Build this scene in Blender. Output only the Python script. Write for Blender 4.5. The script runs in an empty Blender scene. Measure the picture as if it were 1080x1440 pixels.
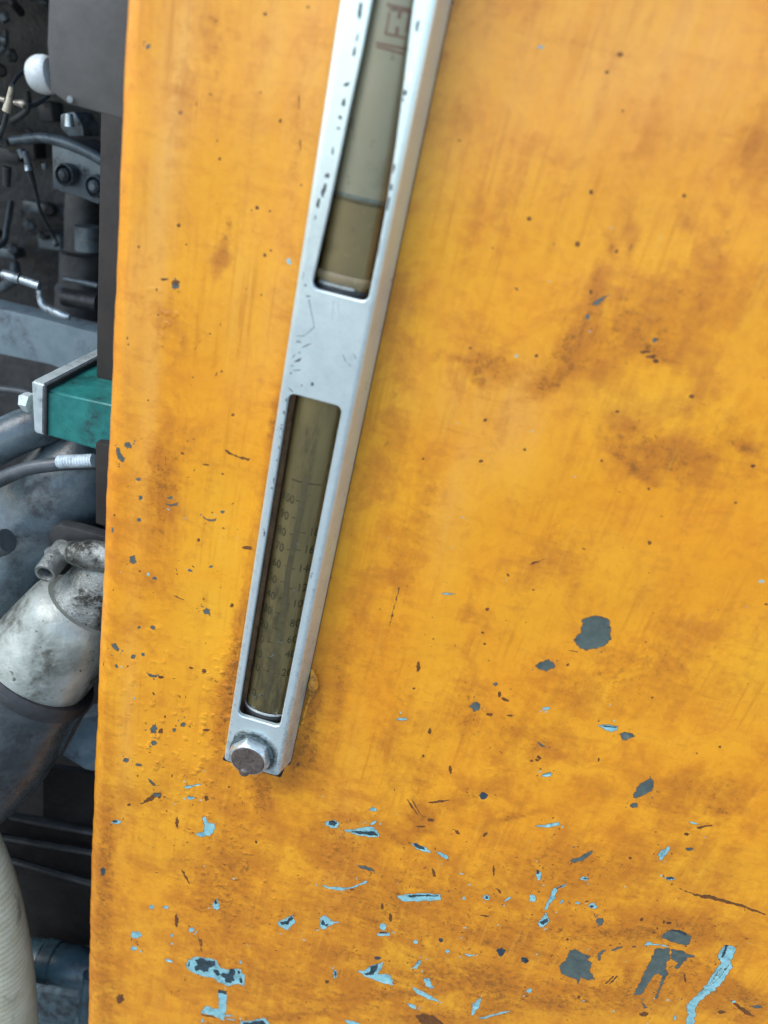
import bpy, bmesh, math, random
import numpy as np
from mathutils import Vector, Matrix
from mathutils.geometry import delaunay_2d_cdt
from mathutils import noise as mnoise

S = bpy.context.scene
C = S.collection
random.seed(7)
R = math.radians

# ------------------------------------------------------------------ camera
FPX = 1082.0
PITCH, YAW, DIST = R(28), R(4), 0.6
_h = Vector((-math.sin(YAW), math.cos(YAW), 0))
_f = (_h * math.cos(PITCH) + Vector((0, 0, -math.sin(PITCH)))).normalized()
_r0 = Vector((math.cos(YAW), math.sin(YAW), 0))
_u0 = _r0.cross(_f)
_s, _c = 0.2333, 0.9724
_r = (_c * _r0 + _s * _u0).normalized()
_u = (_c * _u0 - _s * _r0).normalized()
CAMLOC = Vector((0, -DIST, 0))
cam = bpy.data.cameras.new('camera')
cam.sensor_fit = 'HORIZONTAL'
cam.sensor_width = 36.0
cam.lens = 36.0 * FPX / 1080.0
cam.clip_start = 0.02
cam.clip_end = 200
cam.dof.use_dof = True
cam.dof.focus_distance = 0.84
cam.dof.aperture_fstop = 5.0
camo = bpy.data.objects.new('camera', cam)
C.objects.link(camo)
camo.matrix_world = Matrix.Translation(CAMLOC) @ Matrix((_r, _u, -_f)).transposed().to_4x4()
S.camera = camo

# ------------------------------------------------------------------ light
S.view_settings.view_transform = 'Standard'
S.view_settings.look = 'None'
S.view_settings.gamma = 1
S.view_settings.exposure = 1.25
SUN_EL, SUN_AZ = R(50), R(232)     # azimuth clockwise from +Y: behind and left of the camera
w = bpy.data.worlds.new('World')
S.world = w
w.use_nodes = True
nt = w.node_tree
nt.nodes.clear()
sky = nt.nodes.new('ShaderNodeTexSky')
sky.sky_type = 'NISHITA'
sky.sun_disc = False
sky.sun_elevation = SUN_EL
sky.sun_rotation = SUN_AZ
sky.air_density = 1.0
sky.dust_density = 1.0
sky.ozone_density = 1.0
bg = nt.nodes.new('ShaderNodeBackground')
bg.inputs[1].default_value = 0.15
wo = nt.nodes.new('ShaderNodeOutputWorld')
nt.links.new(sky.outputs[0], bg.inputs[0])
nt.links.new(bg.outputs[0], wo.inputs[0])
sl = bpy.data.lights.new('sun', 'SUN')
sl.energy = 0.75
sl.angle = R(35)
sl.color = (1.0, 0.985, 0.95)
so = bpy.data.objects.new('sun', sl)
C.objects.link(so)
sd = Vector((math.sin(SUN_AZ) * math.cos(SUN_EL), math.cos(SUN_AZ) * math.cos(SUN_EL), math.sin(SUN_EL)))
so.rotation_euler = sd.to_track_quat('Z', 'Y').to_euler()


# ------------------------------------------------------------------ helpers
def P(px, py, y=0.0):
    """photo pixel (1080x1440) -> point on the vertical plane at distance y behind the tank wall"""
    d = _f + _r * ((px - 540) / FPX) - _u * ((py - 720) / FPX)
    t = (y + DIST) / d.y
    return CAMLOC + d * t


def deep(y):
    """spreads the engine bay: what is far behind the wall goes farther"""
    return y if y < 0.2 else 0.2 + (y - 0.2) * 4


def mpp(px, py, y=0.0):
    """metres per photo pixel there"""
    return (P(px, py, y) - CAMLOC).dot(_f) / FPX


def tagit(o, label=None, cat=None, group=None, kind=None):
    if label: o['label'] = label
    if cat: o['category'] = cat
    if group: o['group'] = group
    if kind: o['kind'] = kind
    return o


def empty(name, loc, label, cat, group=None):
    o = bpy.data.objects.new(name, None)
    o.empty_display_size = 0.03
    C.objects.link(o)
    o.location = loc
    tagit(o, label, cat, group)
    return o


def link_mesh(name, me, mats, parent=None, smooth=False):
    for m in (mats if isinstance(mats, (list, tuple)) else [mats]):
        me.materials.append(m)
    o = bpy.data.objects.new(name, me)
    C.objects.link(o)
    if smooth:
        me.polygons.foreach_set('use_smooth', [True] * len(me.polygons))
    if parent is not None:
        o.parent = parent
        o.matrix_parent_inverse = Matrix.Translation(-parent.location)
    return o


def from_bm(name, bm, mats, parent=None, smooth=False, sharp=None):
    bmesh.ops.recalc_face_normals(bm, faces=bm.faces)
    me = bpy.data.meshes.new(name)
    bm.to_mesh(me)
    bm.free()
    o = link_mesh(name, me, mats, parent, smooth)
    if smooth and sharp:
        me.set_sharp_from_angle(angle=R(sharp))
    return o


def prism(name, pts, y0, thick, mat, parent=None, bevel=0.0015, dirv=None):
    """outline in photo pixels laid on plane y0 and pushed back by its real thickness"""
    bm = bmesh.new()
    v = [bm.verts.new(P(a, b, deep(y0))) for a, b in pts]
    fc = bm.faces.new(v)
    ex = bmesh.ops.extrude_face_region(bm, geom=[fc])
    vv = [g for g in ex['geom'] if isinstance(g, bmesh.types.BMVert)]
    bmesh.ops.translate(bm, verts=vv, vec=(dirv or Vector((0, thick, 0))))
    bmesh.ops.recalc_face_normals(bm, faces=bm.faces)
    if bevel:
        bmesh.ops.bevel(bm, geom=list(bm.edges), offset=bevel, segments=2, profile=0.6, affect='EDGES')
    return from_bm(name, bm, mat, parent, True, 35)


def frame_from(t):
    t = t.normalized()
    a = Vector((0, 0, 1)) if abs(t.z) < 0.9 else Vector((1, 0, 0))
    n = t.cross(a).normalized()
    return n, t.cross(n).normalized()


def tube_bm(bm, pts, rads, seg=24, cap=True):
    rings = []
    n_prev = None
    for i, p in enumerate(pts):
        a = pts[max(i - 1, 0)]
        b = pts[min(i + 1, len(pts) - 1)]
        t = (b - a).normalized()
        if n_prev is None:
            n, bb = frame_from(t)
        else:
            n = (n_prev - t * n_prev.dot(t)).normalized()
            bb = t.cross(n)
        n_prev = n
        rings.append([bm.verts.new(p + (n * math.cos(2 * math.pi * k / seg) + bb * math.sin(2 * math.pi * k / seg)) * rads[i]) for k in range(seg)])
    for A, B in zip(rings, rings[1:]):
        for k in range(seg):
            bm.faces.new((A[k], A[(k + 1) % seg], B[(k + 1) % seg], B[k]))
    if cap:
        bm.faces.new(rings[0])
        bm.faces.new(rings[-1][::-1])
    return rings


def smooth_path(pts, sub=6):
    out = []
    n = len(pts)
    for i in range(n - 1):
        p0, p1, p2, p3 = pts[max(i - 1, 0)], pts[i], pts[i + 1], pts[min(i + 2, n - 1)]
        for k in range(sub):
            t = k / sub
            out.append(0.5 * ((2 * p1) + (p2 - p0) * t + (2 * p0 - 5 * p1 + 4 * p2 - p3) * t * t + (3 * p1 - p0 - 3 * p2 + p3) * t ** 3))
    out.append(pts[-1])
    return out


def pipe(name, spec, mat, parent=None, seg=28, sub=6, sharp=40, rid=0.0):
    """spec: list of (px, py, y, radius in px)"""
    spec = [(a, b, deep(y), r) for a, b, y, r in spec]
    pts = [P(a, b, y) for a, b, y, r in spec]
    rad = [Vector((r * mpp(a, b, y), 0, 0)) for a, b, y, r in spec]
    if sub > 1:
        pts = smooth_path(pts, sub)
        rad = smooth_path(rad, sub)
    bm = bmesh.new()
    tube_bm(bm, pts, [v.x * (1 + (rid if i % 2 else 0)) for i, v in enumerate(rad)], seg)
    return from_bm(name, bm, mat, parent, True, sharp)


# ------------------------------------------------------------------ materials
def newmat(name):
    m = bpy.data.materials.new(name)
    m.use_nodes = True
    t = m.node_tree
    b = t.nodes['Principled BSDF']
    return m, t, b


def N(t, typ, **kw):
    n = t.nodes.new(typ)
    for k, v in kw.items():
        if k.startswith('i_'):
            n.inputs[k[2:].replace('_', ' ')].default_value = v
        else:
            setattr(n, k, v)
    return n


def noise(t, scale, detail=6, rough=0.6, vec=None, dist=0.0):
    n = N(t, 'ShaderNodeTexNoise')
    n.inputs['Scale'].default_value = scale
    n.inputs['Detail'].default_value = detail
    n.inputs['Roughness'].default_value = rough
    n.inputs['Distortion'].default_value = dist
    if vec is not None:
        t.links.new(vec, n.inputs['Vector'])
    return n.outputs['Fac']


def ramp(t, val, lo, hi, a=0.0, b=1.0):
    n = N(t, 'ShaderNodeMapRange')
    n.inputs['From Min'].default_value = lo
    n.inputs['From Max'].default_value = hi
    n.inputs['To Min'].default_value = a
    n.inputs['To Max'].default_value = b
    t.links.new(val, n.inputs['Value'])
    return n.outputs['Result']


def math2(t, op, a, b):
    n = N(t, 'ShaderNodeMath', operation=op)
    n.use_clamp = False
    for i, x in enumerate((a, b)):
        if isinstance(x, (int, float)):
            n.inputs[i].default_value = x
        else:
            t.links.new(x, n.inputs[i])
    return n.outputs[0]


def mixc(t, fac, a, b, mode='MIX'):
    n = N(t, 'ShaderNodeMix', data_type='RGBA', blend_type=mode)
    n.clamp_factor = True
    for i, x in ((0, fac), (6, a), (7, b)):
        if isinstance(x, (int, float)):
            n.inputs[i].default_value = x
        elif isinstance(x, tuple):
            n.inputs[i].default_value = (x[0], x[1], x[2], 1)
        else:
            t.links.new(x, n.inputs[i])
    return n.outputs[2]


def mapping(t, scale=(1, 1, 1), rot=(0, 0, 0), src='Object'):
    tc = N(t, 'ShaderNodeTexCoord')
    mp = N(t, 'ShaderNodeMapping')
    mp.inputs['Scale'].default_value = scale
    mp.inputs['Rotation'].default_value = rot
    t.links.new(tc.outputs[src], mp.inputs['Vector'])
    return mp.outputs[0]


def bump(t, b, h, strength=0.3, dist=0.001):
    n = N(t, 'ShaderNodeBump')
    n.inputs['Strength'].default_value = strength
    n.inputs['Distance'].default_value = dist
    t.links.new(h, n.inputs['Height'])
    t.links.new(n.outputs[0], b.inputs['Normal'])
    return n


def worn(name, c1, c2, scale=40, rough=(0.35, 0.6), metal=0.0, grime=(0.02, 0.018, 0.015), gamt=0.35, bstr=0.25, bdist=0.0008, stretch=(1, 1, 1), spec=0.5):
    m, t, b = newmat(name)
    v = mapping(t, stretch)
    n1 = noise(t, scale, 7, 0.62, v)
    n2 = noise(t, scale * 3.3, 6, 0.7, v)
    n3 = noise(t, scale * 0.45, 5, 0.6, v, 0.4)
    col = mixc(t, ramp(t, n1, 0.35, 0.65), c1, c2)
    g = math2(t, 'MULTIPLY', ramp(t, n3, 0.5, 0.62), ramp(t, n2, 0.35, 0.6))
    col = mixc(t, math2(t, 'MULTIPLY', g, gamt * 2), col, grime)
    sp = ramp(t, noise(t, scale * 5, 2, 0.5, v), 0.68, 0.74)
    col = mixc(t, math2(t, 'MULTIPLY', sp, gamt * 1.5), col, grime)
    t.links.new(col, b.inputs['Base Color'])
    t.links.new(ramp(t, n2, 0.3, 0.7, rough[0], rough[1]), b.inputs['Roughness'])
    b.inputs['Metallic'].default_value = metal
    b.inputs['Specular IOR Level'].default_value = spec
    bump(t, b, math2(t, 'ADD', n2, n1), bstr, bdist)
    return m


# the orange enamel of the tank
def make_orange():
    m, t, b = newmat('orange_enamel')
    obj = mapping(t)
    at = N(t, 'ShaderNodeAttribute', attribute_name='stain')
    sep = N(t, 'ShaderNodeSeparateColor')
    t.links.new(at.outputs['Color'], sep.inputs[0])
    gr, ye, pa = sep.outputs[0], sep.outputs[1], sep.outputs[2]
    big = noise(t, 5.0, 5, 0.6, obj, 0.3)
    mid = noise(t, 22, 8, 0.66, obj, 0.5)
    fin = noise(t, 120, 6, 0.7, obj)
    vfin = noise(t, 520, 3, 0.6, obj)
    streak = noise(t, 30, 6, 0.65, mapping(t, (1.6, 1, 0.16), (0, R(-3), 0)), 0.3)
    scuff = noise(t, 26, 7, 0.7, mapping(t, (0.35, 1, 2.2), (0, R(22), 0)), 0.6)
    base = mixc(t, ramp(t, big, 0.3, 0.7), (0.81, 0.31, 0.014), (0.85, 0.385, 0.020))
    base = mixc(t, math2(t, 'MULTIPLY', ramp(t, mid, 0.42, 0.62), 0.45), base, (0.70, 0.225, 0.013))
    mott = noise(t, 64, 7, 0.7, obj, 0.8)
    base = mixc(t, math2(t, 'MULTIPLY', ramp(t, mott, 0.46, 0.64), 0.38), base, (0.62, 0.19, 0.009))
    # clean bright yellowish places
    base = mixc(t, math2(t, 'MULTIPLY', ye, ramp(t, math2(t, 'ADD', mid, math2(t, 'MULTIPLY', scuff, 0.5)), 0.5, 0.85, 0.25, 1.0)), base, (0.86, 0.42, 0.022))
    # pale paint, and the hazy glare near the top put into the colour
    base = mixc(t, math2(t, 'MULTIPLY', pa, ramp(t, streak, 0.35, 0.65, 0.3, 1.0)), base, (0.84, 0.46, 0.12))
    # oily brown film, reddened to stand for the shade beside the gauge too
    a = math2(t, 'ADD', math2(t, 'MULTIPLY', mid, 0.6), math2(t, 'ADD', math2(t, 'MULTIPLY', math2(t, 'ADD', streak, scuff), 0.22), math2(t, 'MULTIPLY', fin, 0.3)))
    edge = math2(t, 'ADD', math2(t, 'MULTIPLY', math2(t, 'SUBTRACT', a, 0.67), 3.2), gr)
    film = ramp(t, edge, 0.10, 0.74, 0.0, 0.92)
    base = mixc(t, film, base, (0.52, 0.172, 0.011))
    # dense dirt in the middle of the worst stains
    a2 = math2(t, 'ADD', math2(t, 'MULTIPLY', math2(t, 'SUBTRACT', math2(t, 'ADD', fin, math2(t, 'MULTIPLY', vfin, 0.5)), 0.75), 2.2), math2(t, 'MULTIPLY', gr, 0.75))
    dirt = ramp(t, a2, 0.50, 0.92, 0.0, 0.8)
    base = mixc(t, dirt, base, (0.22, 0.078, 0.011))
    # faint rubbed streaks and fine grain
    base = mixc(t, math2(t, 'MULTIPLY', ramp(t, streak, 0.55, 0.72), 0.28), base, (0.56, 0.20, 0.02))
    base = mixc(t, math2(t, 'MULTIPLY', ramp(t, scuff, 0.56, 0.70), 0.32), base, (0.55, 0.19, 0.02))
    base = mixc(t, math2(t, 'MULTIPLY', ramp(t, vfin, 0.5, 0.75), 0.16), base, (0.5, 0.2, 0.03))
    wipe = noise(t, 170, 5, 0.6, mapping(t, (1.0, 1, 0.045), (0, R(-4), 0)), 0.2)
    wsel = ramp(t, noise(t, 9, 4, 0.6, obj), 0.42, 0.6)
    base = mixc(t, math2(t, 'MULTIPLY', math2(t, 'MULTIPLY', ramp(t, wipe, 0.54, 0.66), wsel), 0.42), base, (0.50, 0.165, 0.011))
    base = mixc(t, math2(t, 'MULTIPLY', math2(t, 'MULTIPLY', ramp(t, wipe, 0.46, 0.34), wsel), 0.22), base, (0.86, 0.46, 0.05))
    # fly specks
    vor = N(t, 'ShaderNodeTexVoronoi', feature='F1')
    vor.inputs['Scale'].default_value = 55
    vor.inputs['Randomness'].default_value = 1.0
    wob = N(t, 'ShaderNodeVectorMath', operation='ADD')
    nz = N(t, 'ShaderNodeTexNoise')
    nz.inputs['Scale'].default_value = 300
    t.links.new(obj, nz.inputs['Vector'])
    sc = N(t, 'ShaderNodeVectorMath', operation='SCALE')
    sc.inputs['Scale'].default_value = 0.004
    t.links.new(nz.outputs['Color'], sc.inputs[0])
    t.links.new(obj, wob.inputs[0]); t.links.new(sc.outputs[0], wob.inputs[1])
    t.links.new(wob.outputs[0], vor.inputs['Vector'])
    sepv = N(t, 'ShaderNodeSeparateColor')
    t.links.new(vor.outputs['Color'], sepv.inputs[0])
    thr = math2(t, 'MULTIPLY', ramp(t, sepv.outputs[0], 0.80, 1.0), 0.075)
    spk = math2(t, 'LESS_THAN', vor.outputs['Distance'], thr)
    base = mixc(t, math2(t, 'MULTIPLY', spk, 0.75), base, (0.16, 0.06, 0.025))
    t.links.new(base, b.inputs['Base Color'])
    rr = ramp(t, math2(t, 'ADD', mid, math2(t, 'MULTIPLY', film, 0.25)), 0.35, 0.85, 0.27, 0.46)
    t.links.new(rr, b.inputs['Roughness'])
    b.inputs['Specular IOR Level'].default_value = 0.5
    # relief: blisters where the paint is blown, fine orange-peel elsewhere
    bl = N(t, 'ShaderNodeTexVoronoi', feature='SMOOTH_F1')
    bl.inputs['Scale'].default_value = 95
    bl.inputs['Smoothness'].default_value = 0.6
    t.links.new(wob.outputs[0], bl.inputs['Vector'])
    blm = ramp(t, bl.outputs['Distance'], 0.10, 0.45, 1.0, 0.0)
    at2 = N(t, 'ShaderNodeAttribute', attribute_name='blister')
    selb = ramp(t, noise(t, 60, 3, 0.6, obj), 0.45, 0.6)
    h = math2(t, 'MULTIPLY', math2(t, 'MULTIPLY', blm, selb), at2.outputs['Fac'])
    h = math2(t, 'ADD', math2(t, 'MULTIPLY', h, 1.5), math2(t, 'ADD', math2(t, 'MULTIPLY', fin, 0.30), math2(t, 'MULTIPLY', mid, 0.25)))
    bump(t, b, h, 0.6, 0.0018)
    return m


M_orange = make_orange()
M_primer = worn('teal_primer', (0.20, 0.44, 0.46), (0.31, 0.58, 0.58), 160, (0.5, 0.7), 0, (0.03, 0.06, 0.07), 0.3)
M_steelchip = worn('bare_grey_undercoat', (0.074, 0.100, 0.086), (0.102, 0.132, 0.114), 120, (0.45, 0.6), 0, (0.03, 0.035, 0.04), 0.25)
M_darkchip = worn('dark_rusted_steel', (0.022, 0.045, 0.055), (0.045, 0.075, 0.085), 200, (0.4, 0.6), 0, (0.01, 0.01, 0.012), 0.4)
M_brownmark = worn('brown_scratch_grime', (0.115, 0.042, 0.008), (0.20, 0.070, 0.012), 300, (0.5, 0.7), 0, (0.04, 0.02, 0.01), 0.4)
M_chipedge = worn('broken_paint_edge', (0.16, 0.065, 0.018), (0.34, 0.13, 0.02), 260, (0.5, 0.7), 0, (0.05, 0.025, 0.01), 0.4)


def make_silver():
    m, t, b = newmat('silver_painted_aluminium')
    v = mapping(t)
    at = N(t, 'ShaderNodeAttribute', attribute_name='stain')
    n1 = noise(t, 60, 6, 0.65, v)
    n2 = noise(t, 420, 4, 0.6, v)
    n3 = noise(t, 150, 7, 0.75, v, 0.4)
    col = mixc(t, ramp(t, n1, 0.3, 0.7), (0.74, 0.87, 0.84), (0.80, 0.92, 0.88))
    col = mixc(t, math2(t, 'MULTIPLY', ramp(t, n2, 0.5, 0.7), 0.15), col, (0.38, 0.40, 0.40))
    g = ramp(t, math2(t, 'ADD', math2(t, 'MULTIPLY', at.outputs['Fac'], 0.75), math2(t, 'MULTIPLY', n3, 0.8)), 0.62, 0.98)
    col = mixc(t, math2(t, 'MULTIPLY', g, 0.92), col, (0.035, 0.045, 0.045))
    t.links.new(col, b.inputs['Base Color'])
    b.inputs['Metallic'].default_value = 0.62
    t.links.new(ramp(t, n1, 0.3, 0.7, 0.27, 0.38), b.inputs['Roughness'])
    bump(t, b, math2(t, 'ADD', n2, math2(t, 'MULTIPLY', n3, 1.2)), 0.06, 0.0004)
    return m


M_silver = make_silver()
M_scrape = worn('scraped_black_marks', (0.05, 0.06, 0.06), (0.14, 0.16, 0.16), 500, (0.45, 0.65), 0.3, (0.02, 0.02, 0.02), 0.3)
M_inner = worn('dirty_channel_inside', (0.55, 0.34, 0.17), (0.38, 0.24, 0.13), 90, (0.5, 0.7), 0, (0.03, 0.025, 0.02), 0.3)
M_rubber = worn('black_rubber', (0.018, 0.019, 0.02), (0.03, 0.032, 0.034), 90, (0.45, 0.7), 0, (0.06, 0.05, 0.04), 0.15)
M_bolt = worn('zinc_bolt_steel', (0.66, 0.74, 0.72), (0.78, 0.84, 0.82), 220, (0.25, 0.42), 0.75, (0.08, 0.07, 0.06), 0.3)
M_boltface = worn('dirty_bolt_face', (0.16, 0.125, 0.10), (0.10, 0.08, 0.065), 260, (0.4, 0.6), 0.2, (0.03, 0.025, 0.02), 0.5)
M_washer = worn('grimy_washer', (0.07, 0.10, 0.10), (0.13, 0.17, 0.17), 320, (0.35, 0.6), 0.3, (0.02, 0.02, 0.02), 0.6)
M_milk = worn('milky_stained_tube', (0.58, 0.51, 0.37), (0.64, 0.57, 0.42), 25, (0.3, 0.45), 0, (0.22, 0.17, 0.09), 0.25, 0.05)
M_oil = worn('olive_oil', (0.45, 0.33, 0.17), (0.50, 0.375, 0.19), 30, (0.2, 0.3), 0, (0.11, 0.085, 0.035), 0.3, 0.05)
M_oildark = worn('stained_scale_strip', (0.33, 0.245, 0.11), (0.42, 0.315, 0.145), 55, (0.3, 0.5), 0, (0.13, 0.10, 0.05), 0.4, 0.1, stretch=(1, 1, 0.25))
M_red = worn('faded_red_print', (0.33, 0.13, 0.085), (0.40, 0.18, 0.12), 200, (0.5, 0.6), 0, (0.3, 0.2, 0.15), 0.2)
M_print = worn('faded_dark_print', (0.045, 0.037, 0.018), (0.08, 0.065, 0.03), 400, (0.5, 0.6), 0, (0.22, 0.17, 0.08), 0.45)
M_dullbrown = worn('dull_brown', (0.20, 0.155, 0.085), (0.27, 0.21, 0.11), 70, (0.4, 0.5), 0, (0.33, 0.26, 0.13), 0.6, 0.05)
M_ring = worn('pale_seal_ring', (0.30, 0.34, 0.33), (0.42, 0.46, 0.44), 200, (0.3, 0.4), 0.2, (0.05, 0.05, 0.04), 0.4)


def make_glass():
    m, t, b = newmat('oily_sight_glass')
    t.nodes.remove(b)
    out = t.nodes['Material Output']
    tr = N(t, 'ShaderNodeBsdfTransparent')
    tr.inputs[0].default_value = (0.93, 0.94, 0.88, 1)
    gl = N(t, 'ShaderNodeBsdfGlossy')
    gl.inputs['Roughness'].default_value = 0.14
    fr = N(t, 'ShaderNodeFresnel')
    fr.inputs[0].default_value = 1.45
    mx = N(t, 'ShaderNodeMixShader')
    t.links.new(fr.outputs[0], mx.inputs[0])
    t.links.new(tr.outputs[0], mx.inputs[1])
    t.links.new(gl.outputs[0], mx.inputs[2])
    t.links.new(mx.outputs[0], out.inputs['Surface'])
    return m


M_glass = make_glass()

# engine bay
M_plate = worn('dark_grey_plate', (0.075, 0.075, 0.068), (0.092, 0.092, 0.084), 60, (0.5, 0.75), 0, (0.12, 0.12, 0.11), 0.1, 0.1)
M_post = worn('black_post_paint', (0.019, 0.015, 0.012), (0.026, 0.021, 0.017), 50, (0.5, 0.7), 0, (0.06, 0.05, 0.04), 0.1, 0.1)
M_knob = worn('white_plastic_knob', (0.62, 0.70, 0.70), (0.70, 0.76, 0.74), 60, (0.35, 0.5), 0, (0.35, 0.33, 0.26), 0.25)
M_block = worn('grey_cast_valve', (0.11, 0.14, 0.15), (0.16, 0.19, 0.20), 60, (0.3, 0.5), 0.3, (0.03, 0.03, 0.03), 0.5)
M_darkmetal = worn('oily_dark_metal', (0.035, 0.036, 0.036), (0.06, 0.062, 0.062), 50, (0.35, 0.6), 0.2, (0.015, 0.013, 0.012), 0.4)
M_bright = worn('bright_fitting', (0.45, 0.55, 0.58), (0.60, 0.68, 0.70), 120, (0.22, 0.4), 0.6, (0.08, 0.08, 0.07), 0.5)
M_brass = worn('dull_brass', (0.45, 0.40, 0.30), (0.56, 0.50, 0.40), 120, (0.25, 0.4), 0.5, (0.08, 0.06, 0.05), 0.4)
M_beam = worn('grey_blue_beam', (0.19, 0.26, 0.28), (0.26, 0.33, 0.35), 35, (0.45, 0.65), 0, (0.12, 0.13, 0.14), 0.5)
M_green = worn('green_cast_housing', (0.015, 0.15, 0.135), (0.03, 0.235, 0.205), 45, (0.25, 0.5), 0, (0.02, 0.04, 0.04), 0.4)
M_cover = worn('pale_cover_plate', (0.42, 0.50, 0.48), (0.55, 0.62, 0.60), 60, (0.35, 0.5), 0.1, (0.12, 0.16, 0.15), 0.4)
M_hose = worn('dusty_rubber_hose', (0.055, 0.065, 0.07), (0.085, 0.10, 0.105), 45, (0.3, 0.5), 0, (0.02, 0.02, 0.02), 0.3)
M_duct = worn('grey_rubber_duct', (0.075, 0.105, 0.115), (0.125, 0.165, 0.175), 28, (0.18, 0.36), 0, (0.03, 0.035, 0.04), 0.45, 0.35, 0.002)
M_castal = worn('weathered_aluminium', (0.19, 0.20, 0.18), (0.34, 0.36, 0.33), 45, (0.2, 0.5), 0.6, (0.04, 0.038, 0.03), 0.8, 0.7, 0.003)
M_pipe = worn('oxidised_light_pipe', (0.22, 0.245, 0.215), (0.42, 0.45, 0.40), 26, (0.25, 0.5), 0.3, (0.09, 0.09, 0.07), 0.6, 0.5, 0.002)
M_boot = worn('dark_rubber_boot', (0.035, 0.043, 0.045), (0.065, 0.077, 0.078), 40, (0.18, 0.38), 0, (0.02, 0.022, 0.022), 0.4, 0.35, 0.001)
M_bluepl = worn('dusty_blue_grey_plate', (0.13, 0.21, 0.26), (0.24, 0.33, 0.38), 40, (0.35, 0.6), 0, (0.03, 0.04, 0.05), 0.45)
M_blackpl = worn('black_oily_plate', (0.006, 0.0055, 0.005), (0.014, 0.012, 0.011), 30, (0.5, 0.75), 0, (0.03, 0.027, 0.024), 0.2, spec=0.25)
M_bluehose = worn('blue_grey_fitting', (0.035, 0.075, 0.09), (0.055, 0.11, 0.13), 50, (0.25, 0.45), 0, (0.015, 0.02, 0.02), 0.4)
M_ridge = worn('white_ribbed_sleeve', (0.60, 0.70, 0.72), (0.70, 0.78, 0.80), 90, (0.3, 0.4), 0, (0.2, 0.25, 0.26), 0.3)


def make_cream():
    m, t, b = newmat('cream_spiral_hose')
    n1 = noise(t, 40, 6, 0.6, mapping(t))
    uv = N(t, 'ShaderNodeTexCoord')
    col = mixc(t, ramp(t, n1, 0.35, 0.7), (0.47, 0.44, 0.29), (0.58, 0.55, 0.40))
    n3 = ramp(t, noise(t, 30, 5, 0.6, mapping(t, (1, 1, 0.4)), 0.4), 0.60, 0.72)
    col = mixc(t, math2(t, 'MULTIPLY', n3, 0.75), col, (0.16, 0.13, 0.09))
    t.links.new(col, b.inputs['Base Color'])
    b.inputs['Roughness'].default_value = 0.5
    return m


M_cream = make_cream()

# ------------------------------------------------------------------ paint damage, traced on the wall plane
REG = {'A': (120, 1080, 2.25), 'B': (600, 1080, 2.25), 'J': (220, 1320, 3.0), 'K': (760, 1280, 3.375),
       'Q': (540, 720, 2.0), 'H': (130, 760, 3.6), 'G': (130, 400, 3.6), 'F': (130, 0, 3.375), 'E': (540, 0, 2.0)}
T_, D_, G_, K_, L_ = 'primer', 'dark', 'grey', 'brown', 'light'
chips = []


def pg(reg, kind, pts):
    ox, oy, s = REG[reg]
    chips.append((kind, [(ox + a / s, oy + b / s) for a, b in pts]))


def el(reg, kind, cx, cy, rx, ry=None, ang=0, n=None):
    ry = ry or rx
    ox, oy, s = REG[reg]
    n = n or (9 if max(rx, ry) / s < 3 else 16)
    ca, sa = math.cos(R(ang)), math.sin(R(ang))
    pts = []
    for k in range(n):
        a = 2 * math.pi * k / n
        q = 1 + random.uniform(-0.22, 0.22)
        x, y = rx * math.cos(a) * q, ry * math.sin(a) * q
        pts.append((ox + (cx + x * ca - y * sa) / s, oy + (cy + x * sa + y * ca) / s))
    chips.append((kind, pts))


# region A
pg('A', T_, [(345, 208), (372, 200), (376, 180), (370, 158), (382, 152), (390, 172), (410, 176), (412, 190), (395, 215), (365, 218)])
el('A', T_, 325, 60, 12, 6); pg('A', T_, [(334, 56), (350, 51), (368, 50), (368, 54), (350, 57), (336, 61)])
el('A', T_, 330, 96, 13, 6)
el('A', T_, 97, 172, 18, 7); el('A', D_, 92, 171, 8, 4)
el('A', T_, 783, 175, 22, 13); el('A', D_, 783, 175, 15, 8)
pg('A', T_, [(812, 196), (860, 190), (890, 182), (915, 186), (935, 215), (900, 220), (860, 212)])
pg('A', D_, [(840, 200), (890, 198), (915, 200), (926, 214), (890, 213)])
el('A', T_, 908, 130, 14, 5); el('A', T_, 908, 128, 5, 9); el('A', T_, 913, 172, 14, 6, -25)
pg('A', T_, [(1026, 238), (1045, 238), (1080, 251), (1095, 268), (1075, 266), (1045, 257)])
pg('A', D_, [(1032, 241), (1045, 241), (1075, 254), (1075, 261), (1045, 253)])
pg('A', G_, [(855, 306), (885, 308), (915, 318), (916, 326), (890, 322), (868, 314)])
pg('A', T_, [(745, 369), (780, 375), (820, 376), (850, 370), (885, 356), (897, 355), (885, 364), (850, 379), (815, 386), (770, 383)])
el('A', K_, 845, 382, 8, 4)
pg('A', T_, [(985, 403), (1010, 396), (1080, 394), (1125, 398), (1127, 418), (1080, 421), (1005, 421)])
pg('A', D_, [(1022, 402), (1080, 400), (1118, 403), (1118, 407), (1080, 406), (1024, 408)])
pg('A', T_, [(605, 491), (630, 477), (655, 465), (665, 490), (640, 516), (619, 509)])
pg('A', D_, [(616, 492), (636, 486), (653, 470), (657, 479), (641, 497), (622, 499)])
el('A', T_, 757, 492, 18, 20); pg('A', T_, [(765, 486), (803, 486), (804, 490), (768, 500)]); el('A', D_, 752, 493, 6, 8); el('A', D_, 764, 499, 6, 4)
el('A', T_, 415, 432, 10, 17); el('A', D_, 413, 424, 5, 7)
el('A', T_, 157, 530, 18, 12); el('A', T_, 150, 573, 12, 7); el('A', T_, 337, 512, 9, 8); el('A', T_, 274, 530, 5); el('A', T_, 273, 557, 5, 4)
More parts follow.
